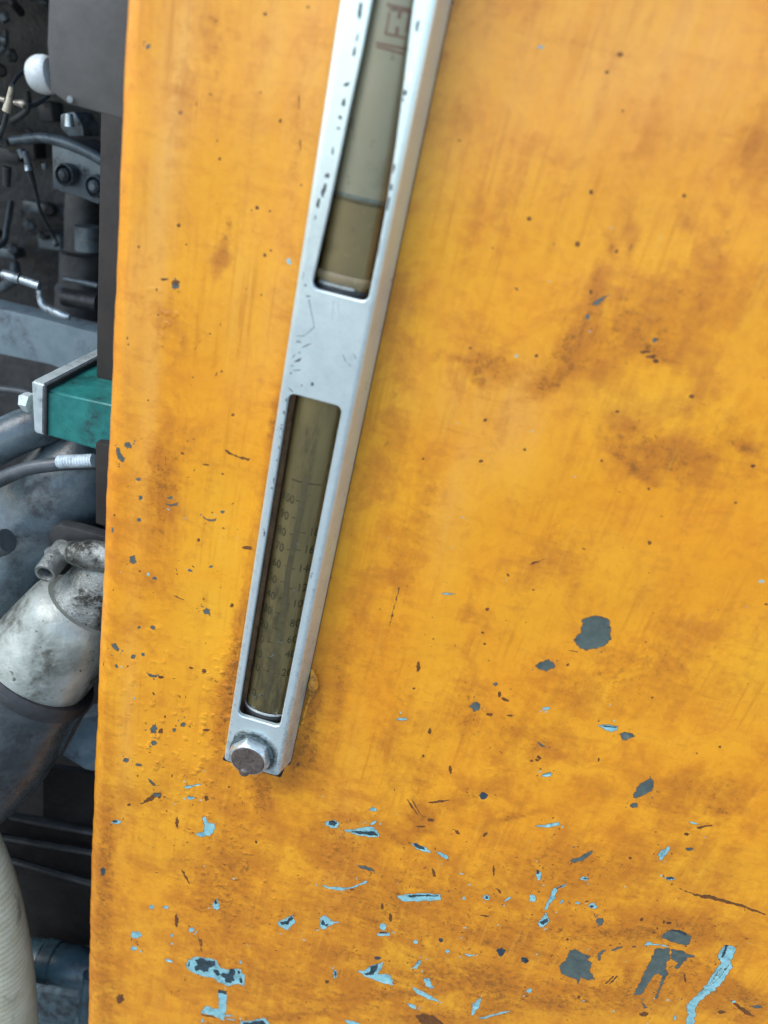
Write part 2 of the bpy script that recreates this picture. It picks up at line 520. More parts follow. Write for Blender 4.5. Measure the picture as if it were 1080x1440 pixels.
el('A', L_, 265, 610, 14, 4, 15); el('A', T_, 210, 440, 10, 7); el('A', L_, 255, 440, 10, 5)
el('A', T_, 1045, 547, 9, 7); pg('A', T_, [(1032, 632), (1058, 604), (1066, 610), (1050, 632)])
el('A', T_, 943, 500, 13, 14); pg('A', T_, [(922, 520), (965, 519), (966, 530), (925, 531)]); el('A', D_, 943, 519, 14, 3)
el('A', K_, 540, 235, 5); el('A', K_, 210, 95, 34, 7, -32); el('A', K_, 232, 86, 12, 10); el('A', K_, 212, 46, 14, 5, 50)
el('A', K_, 290, 480, 6, 22); el('A', K_, 318, 345, 4, 26, -30); el('A', K_, 966, 470, 5, 14); el('A', K_, 940, 436, 4, 12)
el('A', K_, 104, 728, 13, 14); el('A', D_, 54, 328, 8, 13); el('A', K_, 383, 97, 6, 8); el('A', K_, 765, 678, 7, 5)
el('A', K_, 290, 172, 6, 18, -10); el('A', K_, 365, 560, 3, 24, -12); el('A', K_, 1045, 120, 2, 30, -30); el('A', K_, 1062, 186, 16, 4)
# region J
pg('J', T_, [(122, 112), (132, 88), (165, 72), (200, 78), (230, 80), (255, 90), (270, 120), (300, 128), (330, 122), (358, 126), (362, 145), (375, 152), (372, 200), (345, 190), (300, 200), (262, 182), (240, 165), (205, 160), (165, 148), (135, 130)])
pg('J', D_, [(135, 98), (142, 96), (140, 115), (133, 118)])
pg('J', D_, [(162, 88), (195, 80), (215, 92), (248, 92), (250, 110), (222, 120), (222, 138), (200, 140), (185, 130), (165, 138), (160, 118), (172, 108)])
pg('J', D_, [(242, 128), (262, 132), (272, 150), (258, 158), (244, 142)])
pg('J', D_, [(274, 145), (304, 145), (308, 127), (330, 124), (332, 145), (325, 155), (330, 175), (310, 188), (290, 182), (288, 165), (274, 160)])
el('J', D_, 349, 141, 6, 8); el('J', D_, 356, 175, 8, 11)
pg('J', T_, [(260, 216), (298, 225), (298, 290), (285, 345), (262, 335), (235, 322), (190, 315), (185, 305), (215, 280), (240, 295), (262, 290)])
pg('J', D_, [(259, 214), (299, 222), (298, 236), (262, 229)])
pg('J', K_, [(185, 317), (235, 322), (256, 336), (235, 331), (190, 324)])
pg('J', T_, [(290, 318), (325, 320), (330, 326), (292, 326)]); pg('J', T_, [(292, 334), (330, 338), (333, 345), (300, 340)])
pg('J', T_, [(353, 345), (395, 345), (430, 335), (460, 332), (478, 356), (482, 385), (450, 400), (380, 395), (360, 380)])
pg('J', D_, [(362, 352), (400, 352), (450, 343), (466, 366), (440, 378), (372, 374)])
el('J', T_, 752, 152, 10, 20); el('J', D_, 754, 152, 5, 13)
pg('J', T_, [(848, 135), (885, 128), (905, 108), (958, 96), (950, 130), (935, 145), (960, 165), (1000, 170), (985, 192), (950, 185), (915, 170), (880, 160)])
pg('J', D_, [(875, 145), (900, 140), (905, 115), (935, 105), (930, 125), (915, 150), (885, 155)])
el('J', D_, 936, 78, 14, 7)
pg('J', T_, [(795, 343), (830, 345), (862, 358), (860, 372), (810, 365)]); el('J', T_, 1070, 274, 14, 7, 20)
el('J', L_, 355, 98, 6, 8); el('J', L_, 55, 95, 16, 4, 20); el('J', L_, 193, 345, 6, 8); el('J', K_, 722, 184, 8); el('J', K_, 190, 15, 3, 18, -10)
# region B
el('B', T_, 381, 20, 18, 6, -15); pg('B', T_, [(343, 185), (380, 176), (418, 172), (420, 182), (385, 190)])
pg('B', G_, [(655, 85), (665, 60), (690, 38), (712, 32), (722, 45), (715, 70), (690, 88), (660, 96)]); el('B', G_, 657, 119, 12, 10)
el('B', D_, 180, 88, 13, 10); pg('B', T_, [(25, 262), (45, 266), (70, 284), (66, 290), (45, 283)])
pg('B', G_, [(450, 290), (490, 276), (526, 258), (522, 272), (490, 292), (465, 300)])
pg('B', T_, [(733, 275), (742, 258), (770, 249), (768, 262), (745, 293), (735, 292)]); el('B', G_, 833, 257, 12, 5)
el('B', T_, 355, 338, 9, 17, -12); el('B', D_, 352, 328, 5, 8)
el('B', T_, 500, 349, 15, 7); el('B', D_, 503, 350, 9, 3); el('B', T_, 770, 351, 17, 6); el('B', D_, 770, 351, 11, 4)
pg('B', T_, [(400, 380), (445, 362), (440, 372), (415, 382), (410, 410), (395, 425), (385, 447), (372, 448), (378, 425), (390, 402)])
pg('B', D_, [(408, 380), (438, 368), (436, 371), (412, 383)])
pg('B', T_, [(348, 490), (370, 465), (378, 452), (385, 470), (392, 485), (370, 503), (355, 501)])
pg('B', D_, [(355, 488), (384, 475), (385, 485), (365, 496)])
el('B', T_, 335, 412, 11, 14); el('B', T_, 428, 422, 9, 5, -40); el('B', T_, 477, 426, 10, 4)
el('B', T_, 190, 409, 11, 9); el('B', D_, 190, 411, 5); el('B', T_, 257, 415, 13, 6, -30); el('B', T_, 118, 412, 5)
el('B', T_, 525, 436, 14, 8); el('B', D_, 522, 438, 7, 4)
pg('B', K_, [(798, 382), (850, 400), (905, 404), (925, 413), (1000, 432), (1075, 461), (1070, 466), (1000, 441), (950, 430), (905, 419), (870, 412), (830, 398)])
el('B', G_, 548, 485, 13, 12); el('B', K_, 680, 479, 6, 6); el('B', K_, 445, 540, 4); el('B', D_, 46, 542, 7, 6); el('B', K_, 643, 284, 6, 5)
el('B', K_, 97, 205, 9, 5, 40); el('B', K_, 185, 212, 9, 4, -40); el('B', K_, 228, 388, 4, 14, -40); el('B', K_, 212, 325, 4, 16)
el('B', K_, 40, 106, 36, 3, -8); el('B', K_, 14, 165, 14, 5, 10); el('B', K_, 880, 187, 30, 4, -8); el('B', K_, 822, 211, 8, 5)
el('B', L_, 845, 176, 18, 3, 15); el('B', K_, 186, 468, 16, 3, 8); el('B', D_, 236, 582, 13, 14); el('B', D_, 310, 608, 12, 10)
el('B', K_, 22, 330, 4, 14, -15); el('B', K_, 75, 8, 5, 14, -10); el('B', L_, 66, 578, 7, 6)
# region K
pg('K', G_, [(95, 250), (120, 235), (140, 185), (165, 178), (195, 200), (240, 215), (225, 235), (245, 245), (235, 285), (255, 325), (225, 332), (195, 318), (180, 350), (168, 325), (130, 315), (100, 305), (92, 280)])
pg('K', G_, [(275, 238), (272, 205), (290, 185), (312, 185), (298, 198), (285, 212), (283, 238)])
pg('K', G_, [(335, 190), (365, 172), (392, 168), (385, 180), (345, 193)]); el('K', D_, 445, 172, 10, 5)
pg('K', L_, [(490, 170), (505, 148), (540, 158), (610, 170), (605, 178), (560, 168), (515, 168)])
pg('K', G_, [(565, 125), (610, 95), (660, 92), (700, 115), (720, 125), (708, 165), (680, 168), (640, 158), (600, 140)])
pg('K', D_, [(600, 98), (655, 94), (698, 116), (690, 122), (650, 104)])
pg('K', G_, [(545, 182), (615, 182), (618, 235), (600, 250), (598, 290), (607, 306), (595, 318), (580, 355), (555, 420), (542, 418), (565, 360), (578, 318), (560, 302), (540, 310), (515, 345), (480, 400), (440, 402), (455, 370), (490, 300), (520, 240)])
pg('K', G_, [(620, 188), (680, 195), (695, 210), (735, 218), (730, 230), (700, 232), (672, 262), (650, 282), (632, 275), (655, 255), (620, 235)])
pg('K', G_, [(475, 430), (495, 445), (510, 465), (490, 468)])
pg('K', K_, [(302, 345), (345, 310), (350, 314), (312, 348)]); pg('K', K_, [(322, 348), (364, 307), (370, 312), (332, 350)])
pg('K', T_, [(870, 168), (905, 170), (935, 185), (912, 235), (905, 250), (915, 270), (890, 310), (850, 365), (800, 405), (755, 435), (735, 480), (735, 560), (688, 560), (700, 500), (690, 460), (710, 435), (755, 390), (790, 350), (830, 285), (860, 250), (842, 235), (845, 200), (855, 190)])
pg('K', D_, [(880, 168), (893, 170), (882, 205), (868, 232), (861, 225), (872, 195)])
pg('K', G_, [(892, 262), (899, 264), (850, 330), (802, 368), (797, 364), (845, 325)])
pg('K', G_, [(862, 270), (868, 272), (815, 350), (760, 395), (755, 392), (808, 345)])
el('K', G_, 1030, 462, 26, 9); el('K', T_, 640, 515, 8, 12); el('K', G_, 285, 50, 17, 17); el('K', K_, 483, 43, 8); el('K', K_, 127, 135, 6)
pg('K', K_, [(900, 425), (935, 450), (985, 480), (1020, 510), (980, 505), (945, 480), (910, 440)])
el('K', K_, 860, 490, 20, 9); el('K', K_, 182, 408, 7); el('K', K_, 490, 495, 24, 12); el('K', L_, 918, 438, 10, 6); el('K', K_, 685, 320, 4, 24, -12)
el('K', K_, 555, 85, 6); el('K', K_, 585, 55, 6, 10); el('K', K_, 540, 105, 8, 5); el('K', K_, 610, 60, 12, 6)
# region Q
pg('Q', T_, [(-20, 1296), (20, 1300), (27, 1330), (0, 1325), (-16, 1318)]); pg('Q', T_, [(80, 1333), (120, 1350), (165, 1378), (130, 1370), (90, 1352)])
pg('Q', T_, [(112, 1308), (128, 1310), (141, 1337), (130, 1340), (115, 1330)]); pg('Q', T_, [(243, 1412), (250, 1378), (275, 1364), (270, 1390), (250, 1415)])
pg('Q', T_, [(80, 1277), (104, 1256), (106, 1265), (88, 1281)]); pg('Q', T_, [(65, 1378), (90, 1383), (90, 1396), (76, 1392)])
pg('Q', T_, [(222, 1240), (265, 1244), (240, 1251)]); el('Q', T_, 409, 1345, 8, 7); pg('Q', L_, [(262, 1422), (355, 1400), (357, 1404), (280, 1426)])
pg('Q', K_, [(86, 1413), (110, 1408), (140, 1414), (168, 1436), (165, 1450), (112, 1445)])
el('Q', T_, 457, 553, 12, 4); el('Q', T_, 51, 583, 17, 5); pg('Q', G_, [(428, 648), (440, 650), (456, 662), (442, 662)]); el('Q', T_, 459, 738, 16, 5, -15)
pg('Q', T_, [(600, 602), (615, 597), (640, 600), (662, 602), (658, 615), (640, 622), (615, 613)]); pg('Q', D_, [(614, 602), (655, 606), (652, 611), (632, 608), (620, 608)])
pg('Q', G_, [(660, 624), (672, 622), (700, 624), (706, 632), (690, 642), (680, 646), (668, 640)])
pg('Q', G_, [(555, 310), (567, 297), (600, 293), (630, 300), (641, 325), (635, 345), (638, 362), (620, 380), (572, 392), (540, 378), (533, 360), (545, 345), (558, 330)])
pg('Q', G_, [(425, 432), (440, 422), (462, 415), (480, 430), (478, 442), (455, 448), (435, 442)])
pg('Q', G_, [(238, 548), (250, 538), (262, 532), (272, 545), (270, 558), (250, 563)])
el('Q', K_, 325, 513, 5, 9); el('Q', K_, 340, 528, 12, 4, 25); el('Q', G_, 313, 485, 7, 5); el('Q', K_, 298, 570, 9, 4); el('Q', K_, 355, 573, 9, 3)
el('Q', K_, 430, 698, 6, 4); el('Q', K_, 436, 692, 8, 5, 30); el('Q', K_, 415, 700, 5, 3); el('Q', K_, 517, 430, 6, 4, -30)
el('Q', K_, 748, 88, 6, 5); el('Q', K_, 349, 178, 5, 4, 40); el('Q', K_, 420, 219, 4); el('Q', K_, 290, 274, 5); el('Q', K_, 283, 372, 4); el('Q', K_, 277, 340, 5, 3)
el('Q', K_, 138, 358, 3); el('Q', K_, 95, 435, 5, 16); el('Q', K_, 84, 498, 5, 3); el('Q', K_, 129, 616, 5, 9); el('Q', K_, 110, 688, 4); el('Q', K_, 187, 732, 3, 8)
el('Q', L_, 1062, 196, 8, 4); el('Q', K_, 1076, 260, 5, 4); el('Q', K_, 880, 680, 3); el('Q', K_, 755, 524, 3); el('Q', K_, 604, 697, 3, 6)
el('Q', K_, 28, 270, 3, 50, 14); el('Q', L_, 175, 230, 22, 3, 2); el('Q', K_, 530, 392, 14, 2, 10); el('Q', K_, 432, 140, 22, 3, -20)
el('Q', K_, 945, 662, 4); el('Q', K_, 18, 1140, 5, 12); el('Q', K_, 80, 830, 3, 26, -35)
# regions H, G, F, E
pg('H', G_, [(185, 83), (215, 75), (222, 110), (205, 122), (190, 105)]); el('H', G_, 315, 190, 12, 8, 20); el('H', G_, 497, 152, 12, 6, 15); el('H', G_, 600, 130, 12, 6, -10)
pg('H', G_, [(558, 355), (575, 341), (595, 350), (599, 390), (585, 376), (565, 372)]); el('H', G_, 235, 440, 8, 7); el('H', G_, 305, 440, 13, 10, 15)
pg('H', G_, [(97, 525), (118, 520), (135, 546), (130, 562), (105, 545)]); el('H', G_, 208, 588, 14, 11); el('H', G_, 255, 577, 9, 8); el('H', G_, 122, 635, 12, 8, 40); el('H', K_, 180, 635, 5)
pg('H', G_, [(270, 665), (305, 680), (338, 678), (322, 693), (290, 692)]); el('H', K_, 345, 690, 16, 7, 20); el('H', K_, 500, 645, 13, 5, 10); el('H', K_, 565, 662, 11)
el('H', G_, 310, 955, 18, 24); el('H', K_, 345, 965, 13, 14); el('H', G_, 457, 935, 15, 12); el('H', G_, 413, 962, 11, 12); el('H', G_, 310, 1025, 14, 13)
el('H', G_, 172, 1110, 16, 13); el('H', G_, 235, 1135, 18, 7); el('H', G_, 300, 1225, 24, 7, 50); el('H', G_, 325, 1290, 22, 12); el('H', K_, 265, 1322, 24, 6, -25)
el('H', K_, 185, 1340, 10, 7); el('H', K_, 578, 962, 20, 6); el('H', T_, 482, 1247, 18, 9); el('H', L_, 530, 1240, 22, 3); el('H', T_, 497, 1304, 20, 8); el('H', K_, 577, 1304, 8, 8)
el('H', K_, 430, 1418, 8, 12); el('H', K_, 438, 290, 34, 4, 25); el('H', K_, 708, 328, 11, 12); el('H', K_, 440, 790, 9, 4, 50); el('H', K_, 310, 775, 4, 8, -30)
el('H', K_, 367, 893, 5, 8); el('H', K_, 690, 1250, 6); el('H', K_, 1040, 1133, 8); el('H', L_, 283, 170, 9, 9); el('H', K_, 240, 155, 7); el('H', K_, 105, 250, 4)
el('H', K_, 430, 168, 4); el('H', K_, 563, 296, 5); el('H', K_, 375, 1370, 4); el('H', K_, 403, 1190, 5, 9); el('H', K_, 230, 1190, 5); el('H', L_, 213, 798, 6); el('H', K_, 50, 630, 4, 9)
pg('G', G_, [(115, 825), (135, 828), (145, 860), (168, 880), (160, 898), (140, 895), (122, 868)]); el('G', G_, 180, 812, 20, 13, 20); el('G', G_, 422, 8, 20, 14)
el('G', G_, 235, 985, 12, 9); el('G', G_, 245, 1078, 10, 11); el('G', G_, 235, 1192, 13, 9); pg('G', G_, [(362, 1105), (400, 1112), (440, 1100), (430, 1122), (395, 1125)])
el('G', G_, 395, 1078, 16, 8); el('G', G_, 658, 1150, 13, 8); pg('G', G_, [(555, 1165), (575, 1182), (600, 1186), (632, 1182), (625, 1196), (590, 1198), (565, 1186)])
el('G', K_, 713, 660, 9, 7); el('G', K_, 457, 853, 10, 6, 20); el('G', K_, 660, 958, 7, 5); el('G', G_, 100, 1245, 7, 15)
pg('G', K_, [(660, 825), (690, 843), (745, 868), (802, 880), (790, 890), (740, 877), (690, 855)]); el('G', K_, 783, 1332, 28, 9, 5)
el('G', K_, 335, 153, 5); el('G', K_, 178, 270, 5, 8); el('G', K_, 183, 303, 4, 5); el('G', K_, 283, 587, 6); el('G', K_, 537, 1293, 9); el('G', K_, 597, 248, 5); el('G', K_, 855, 53, 5); el('G', K_, 327, 26, 6, 9)
el('G', K_, 575, 910, 18, 4, 10); el('G', K_, 515, 780, 4); el('G', K_, 248, 780, 3); el('G', K_, 373, 880, 2, 16, 5); el('G', K_, 110, 1170, 6, 5); el('G', K_, 335, 936, 4); el('G', K_, 530, 310, 2, 28, 30)
el('G', K_, 508, 470, 3, 6); el('G', K_, 628, 455, 3, 12, 20); el('G', K_, 650, 200, 3, 9); el('G', K_, 655, 440, 5)
for a in [(818, 65, 9, 8), (1022, 33, 7, 7), (891, 573, 8, 9), (560, 448, 7, 6), (492, 492, 4, 12), (603, 755, 8, 8), (593, 667, 5, 5), (409, 1070, 10, 9), (780, 986, 8, 8), (754, 998, 5, 5),
          (840, 1003, 6, 5), (817, 1212, 8, 9), (846, 1190, 6, 6), (220, 1173, 6, 6), (797, 438, 6, 5), (395, 1340, 20, 12), (340, 1325, 20, 7), (583, 98, 8, 5), (985, 700, 3, 40), (980, 480, 3, 34), (990, 880, 5, 5), (445, 1160, 4, 7)]:
    el('F', K_, *a)
el('F', G_, 262, 222, 8, 16, 40); el('F', L_, 932, 1240, 11, 17, -20)
for a in [(664, 153, 8, 7), (627, 203, 6, 5), (672, 312, 4, 4), (582, 541, 6, 7), (408, 615, 6, 7), (545, 688, 8, 8), (213, 395, 5, 4), (654, 707, 5, 5), (243, 978, 4, 4), (429, 1000, 5, 4), (657, 1158, 6, 4),
          (285, 1181, 6, 5), (396, 1264, 5, 5), (612, 1296, 4, 4), (1038, 1311, 7, 5), (745, 1376, 4, 4), (866, 1115, 8, 5), (735, 990, 14, 4), (752, 1003, 14, 6), (765, 1016, 9, 6), (768, 955, 3, 4), (581, 821, 5, 7),
          (305, 698, 3, 3), (110, 1291, 3, 3), (272, 1296, 6, 4), (990, 1415, 4, 4), (844, 550, 5, 5)]:
    el('E', K_, *a)
pg('E', G_, [(585, 858), (592, 842), (612, 836), (630, 830), (616, 847), (600, 862)]); el('E', G_, 572, 890, 6, 9); el('E', G_, 761, 957, 6, 6); el('E', L_, 440, 132, 9, 6)
el('E', L_, 373, 1000, 5, 4)
rs = random.Random(21)
for kind, pts in list(chips):
    if kind not in (T_, G_): continue
    xs, ys = [p[0] for p in pts], [p[1] for p in pts]
    wd, ht = max(xs) - min(xs), max(ys) - min(ys)
    if wd * ht < 60: continue
    for k in range(rs.choice((2, 3, 4))):
        a = rs.uniform(0, 6.283)
        cx = (max(xs) + min(xs)) / 2 + math.cos(a) * (wd / 2 + rs.uniform(2, 8))
        cy = (max(ys) + min(ys)) / 2 + math.sin(a) * (ht / 2 + rs.uniform(2, 7))
        q = rs.uniform(.6, 1.5)
        b = rs.uniform(0, 3.1)
        chips.append((rs.choice((kind, K_, K_)), [(cx + q * math.cos(t) * 1.3 * math.cos(b) - q * math.sin(t) * .7 * math.sin(b), cy + q * math.cos(t) * 1.3 * math.sin(b) + q * math.sin(t) * .7 * math.cos(b)) for t in (0, 1, 2, 3, 4, 5.2)]))
# loose scatter of tiny nicks, thicker low down and left of the gauge foot
for cx0, cy0, sx, sy, n_ in ((260, 1000, 70, 120, 32), (330, 1260, 120, 90, 40), (700, 1330, 220, 70, 100), (900, 1400, 150, 40, 60), (640, 1180, 110, 70, 50), (900, 700, 120, 200, 40), (250, 700, 70, 200, 30), (640, 900, 60, 120, 25)):
    for k in range(n_):
        cx, cy = rs.gauss(cx0, sx), rs.gauss(cy0, sy)
        if cx < 160 or cx > 1110 or cy > 1470: continue
        q, st = rs.uniform(.45, 1.15), rs.uniform(1, 3.2)
        b = rs.choice((rs.gauss(0.1, .4), rs.uniform(0, 3.1)))
        chips.append((K_ if rs.random() < .85 else L_, [(cx + q * st * math.cos(t) * math.cos(b) - q * math.sin(t) * .7 * math.sin(b), cy + q * st * math.cos(t) * math.sin(b) + q * math.sin(t) * .7 * math.cos(b)) for t in (0, 1, 2, 3, 4, 5.2)]))


def resample(pts, step, jit):
    """pts: Vector2 list (metres); returns ragged outline"""
    out = []
    n = len(pts)
    for i in range(n):
        a, b = pts[i], pts[(i + 1) % n]
        L = (b - a).length
        k = max(1, int(L / step))
        nrm = Vector((b.y - a.y, a.x - b.x))
        big = min(jit * 2.6, 0.0016)
        if nrm.length > 0: nrm.normalize()
        for j in range(k):
            q = a.lerp(b, j / k)
            lo = mnoise.noise(Vector((q.x * 190, q.y * 190, 3.3))) + 0.6 * mnoise.noise(Vector((q.x * 420, q.y * 420, 9.1)))
            out.append(q + nrm * (random.uniform(-jit, jit) * 0.7 + lo * big))
    return out


def area2(p):
    return sum(p[i].x * p[(i + 1) % len(p)].y - p[(i + 1) % len(p)].x * p[i].y for i in range(len(p))) / 2


def cdt(verts2, faces):
    """constrained triangulation; for every triangle the list of outlines its middle lies in (even-odd rule)"""
    ed = []
    for f in faces:
        ed += [(f[i], f[(i + 1) % len(f)]) for i in range(len(f))]
    V, E, F, _, _, _ = delaunay_2d_cdt(verts2, ed, [], 0, 1e-7)
    A = np.array([(v.x, v.y) for v in V])
    T = np.array([f[:3] for f in F])
    c = A[T].mean(1)
    ids = [[] for _ in F]
    order = np.argsort(c[:, 0])
    cs = c[order]
    for n, f in enumerate(faces):
        p = np.array([(verts2[i].x, verts2[i].y) for i in f])
        lo, hi = p.min(0), p.max(0)
        a, b = np.searchsorted(cs[:, 0], lo[0]), np.searchsorted(cs[:, 0], hi[0])
        idx = order[a:b]
        idx = idx[(c[idx, 1] >= lo[1]) & (c[idx, 1] <= hi[1])]
        if not len(idx): continue
        x, y = c[idx, 0][:, None], c[idx, 1][:, None]
        x0, y0 = p[:, 0][None], p[:, 1][None]
        x1, y1 = np.roll(p[:, 0], -1)[None], np.roll(p[:, 1], -1)[None]
        with np.errstate(divide='ignore', invalid='ignore'):
            cr = ((y0 > y) != (y1 > y)) & (x < (x1 - x0) * (y - y0) / (y1 - y0) + x0)
        for k in idx[cr.sum(1) % 2 == 1]: ids[k].append(n)
    return V, F, ids


def inset(p, d):
    n = len(p)
    sgn = 1 if area2(p) > 0 else -1
    out = []
    for i in range(n):
        e = (p[(i + 1) % n] - p[i - 1])
        nr = Vector((-e.y, e.x)) * sgn
        if nr.length > 1e-9: nr.normalize()
        out.append(p[i] + nr * d)
    return out


# ------------------------------------------------------------------ the hydraulic tank
XE = -0.3080            # outermost x of the rounded left edge
RB = 0.020              # bend radius
X1, Z0, Z1 = 0.74, -1.46, 0.26
ARC = RB * math.pi / 2
U0 = XE + RB            # flat from here to the right; u below runs round the bend
UMIN = U0 - ARC - 0.02

# soft stains, plus painted haze and gauge shade: photo pixel centre, half sizes, tilt, strength
GRIME_SHADE = [(414, 1075, 12, 24, 20, .6), (324, 975, 7, 60, 9, .8), (438, 1000, 7, 50, 10, .6), (650, 1330, 620, 150, 0, .22), (700, 1050, 400, 150, 0, .10), (150, 1000, 12, 300, 3, .35), (675, 502, 34, 2.5, 3, .7), (680, 511, 32, 2.5, 3, .5), (676, 520, 30, 2.5, 3, .5), (680, 529, 34, 2.5, 3, .6), (683, 540, 30, 2.5, 3, .8), (648, 506, 12, 4, 40, .8), (618, 500, 4, 16, 30, .6),
         (560, 1180, 20, 5, 30, .8), (590, 1150, 22, 5, 5, .8), (600, 1170, 16, 4, 5, .8), (720, 1150, 46, 4, -15, .7), (1010, 1140, 24, 5, 0, .8), (985, 1160, 30, 3, -5, .7), (900, 1313, 80, 8, 3, .9), (1020, 1320, 60, 5, 5, .5),
         (560, 1270, 6, 30, 0, .7), (690, 1380, 30, 8, 25, .9), (770, 1410, 40, 8, 10, .8), (880, 1385, 8, 30, 10, .8), (1050, 1400, 30, 8, 30, .9), (480, 1340, 40, 8, 5, .7), (700, 1330, 50, 5, 20, .6), (760, 1340, 40, 5, 25, .6),
         (400, 1430, 140, 6, -6, .7), (540, 1400, 90, 5, -6, .8), (900, 666, 30, 4, 36, .9), (870, 640, 26, 5, 40, .8), (980, 640, 26, 5, 15, .8), (1050, 630, 26, 6, 30, .8), (930, 500, 30, 5, 28, .8), (790, 530, 8, 30, 45, .7),
         (228, 690, 30, 105, 5, .75), (236, 450, 24, 40, 10, .45), (322, 320, 10, 60, 15, .6), (308, 372, 14, 26, 20, .6), (300, 60, 12, 70, 0, .45), (262, 130, 22, 90, 5, .35), (415, 200, 6, 70, 2, .4),
         (388, 590, 9, 50, 8, .95), (374, 700, 12, 50, 10, .6), (346, 850, 13, 70, 8, .75), (333, 930, 18, 45, 10, .95), (318, 985, 12, 50, 8, .8), (306, 1040, 12, 40, 0, .5), (205, 850, 20, 70, 0, .35),
         (370, 1112, 16, 36, 0, .9), (325, 1190, 40, 110, 3, .5), (400, 1100, 34, 14, 0, .5), (300, 1250, 60, 60, 0, .45), (148, 1230, 14, 110, 3, .85), (150, 1400, 20, 80, 0, .6), (200, 1130, 40, 40, 0, .4),
         (360, 1370, 130, 60, 0, .42), (520, 1390, 140, 30, -5, .45), (480, 1180, 50, 60, 10, .5), (520, 1290, 60, 30, 0, .4), (500, 1240, 120, 90, 0, .25), (440, 990, 16, 60, 10, .85), (432, 1060, 22, 30, 0, .85),
         (478, 955, 9, 80, 6, .7), (505, 850, 20, 60, 8, .35), (565, 790, 40, 90, 10, .3), (600, 700, 26, 60, 15, .35), (560, 640, 24, 60, 12, .3), (690, 515, 38, 26, 0, .6), (685, 455, 30, 34, 0, .4),
         (790, 500, 20, 60, 30, .7), (760, 545, 30, 14, -25, .6), (838, 400, 8, 34, 4, .7), (855, 345, 5, 22, -25, .8), (887, 330, 7, 30, 4, .8), (830, 470, 40, 50, 20, .4), (880, 440, 60, 60, 20, .45),
         (960, 410, 60, 60, 0, .45), (965, 300, 14, 40, -15, .6), (1010, 330, 18, 60, 15, .5), (1060, 200, 30, 60, 0, .5), (1070, 70, 16, 50, 0, .3), (915, 480, 50, 30, 20, .5), (830, 515, 60, 16, 30, .4),
         (910, 630, 60, 26, 20, .65), (895, 660, 34, 8, 38, .8), (960, 650, 40, 30, 20, .6), (870, 600, 40, 30, 0, .4), (1030, 620, 40, 30, 20, .55), (1000, 560, 50, 40, 0, .35), (800, 790, 30, 60, -15, .4),
         (750, 800, 16, 60, 25, .4), (660, 850, 12, 50, 25, .35), (660, 1000, 20, 40, 0, .55), (830, 960, 110, 40, -18, .4), (960, 920, 100, 50, -10, .3), (740, 1040, 70, 26, 10, .45), (1000, 1110, 80, 26, 5, .4),
         (655, 1120, 60, 16, -25, .5), (800, 1210, 100, 34, 0, .5), (620, 1250, 120, 40, 0, .35), (720, 1310, 180, 26, 3, .55), (640, 1370, 80, 22, 5, .6), (700, 1400, 40, 40, 0, .7), (840, 1400, 110, 30, 0, .7),
         (960, 1300, 60, 14, 5, .75), (960, 1370, 60, 18, -20, .6), (900, 1260, 160, 60, 0, .3), (1030, 1410, 60, 30, 20, .7), (600, 1430, 60, 14, 0, .9), (960, 1160, 80, 60, 0, .3), (560, 1010, 30, 80, 8, .3),
         (590, 1120, 14, 90, 5, .45), (560, 550, 16, 140, 12, .3), (620, 100, 12, 120, 12, .3), (660, 330, 8, 90, 12, .35), (646, 160, 8, 26, 5, .6), (545, 470, 10, 160, 14, .3)]  # strips along the gauge's right edge also paint in its reddish shadow
CLEAN = [(300, 860, 60, 130, 5, .95), (300, 730, 50, 90, 5, .6), (870, 570, 60, 40, 10, .8), (940, 570, 50, 40, 30, .6), (625, 840, 24, 190, 14, .5), (730, 660, 60, 50, 0, .6), (560, 1330, 60, 36, 0, .9), (200, 1090, 60, 50, 0, .5),
         (1060, 930, 50, 70, 0, .7), (560, 1105, 40, 40, 0, .6), (860, 800, 90, 60, 0, .5), (740, 850, 60, 60, 0, .5), (900, 320, 90, 60, 0, .4), (940, 1420, 200, 20, 0, .6), (240, 1190, 60, 60, 0, .4), (620, 1000, 40, 80, 10, .4),
         (640, 1400, 120, 24, 0, .6), (1000, 1230, 90, 40, 0, .4), (300, 350, 80, 160, 8, .4), (980, 560, 50, 60, 0, .4)]
PALE_HAZE = [(250, 100, 26, 170, 5, .6), (228, 260, 18, 200, 6, .6), (210, 560, 14, 160, 5, .55), (420, 80, 70, 200, 5, .45), (800, 90, 240, 140, 0, .35), (640, 700, 22, 90, 15, .5), (730, 600, 30, 80, 20, .4), (370, 440, 60, 110, 5, .35),
        (670, 560, 120, 60, 0, .3), (185, 420, 14, 160, 3, .4), (180, 1000, 12, 160, 3, .3), (480, 1200, 24, 90, 5, .3), (1000, 80, 70, 150, 0, .3)]  # the broad patches near the top paint in the hazy glare
BLIST = [(320, 990, 40, 80, 0, 1), (230, 1040, 70, 90, 0, .9), (330, 1240, 80, 90, 0, 1), (290, 1090, 40, 60, 0, .8), (480, 1210, 40, 50, 0, .7), (235, 440, 25, 30, 0, .9), (215, 900, 40, 60, 0, .4), (700, 1380, 160, 40, 0, .5),
         (360, 880, 16, 90, 8, .8), (420, 1090, 40, 40, 0, .7)]


def project_np(x, y, z):
    dx, dy, dz = x - CAMLOC.x, y - CAMLOC.y, z - CAMLOC.z
    d = dx * _f.x + dy * _f.y + dz * _f.z
    a = (dx * _r.x + dy * _r.y + dz * _r.z) / d
    b = (dx * _u.x + dy * _u.y + dz * _u.z) / d
    return 540 + FPX * a, 720 - FPX * b


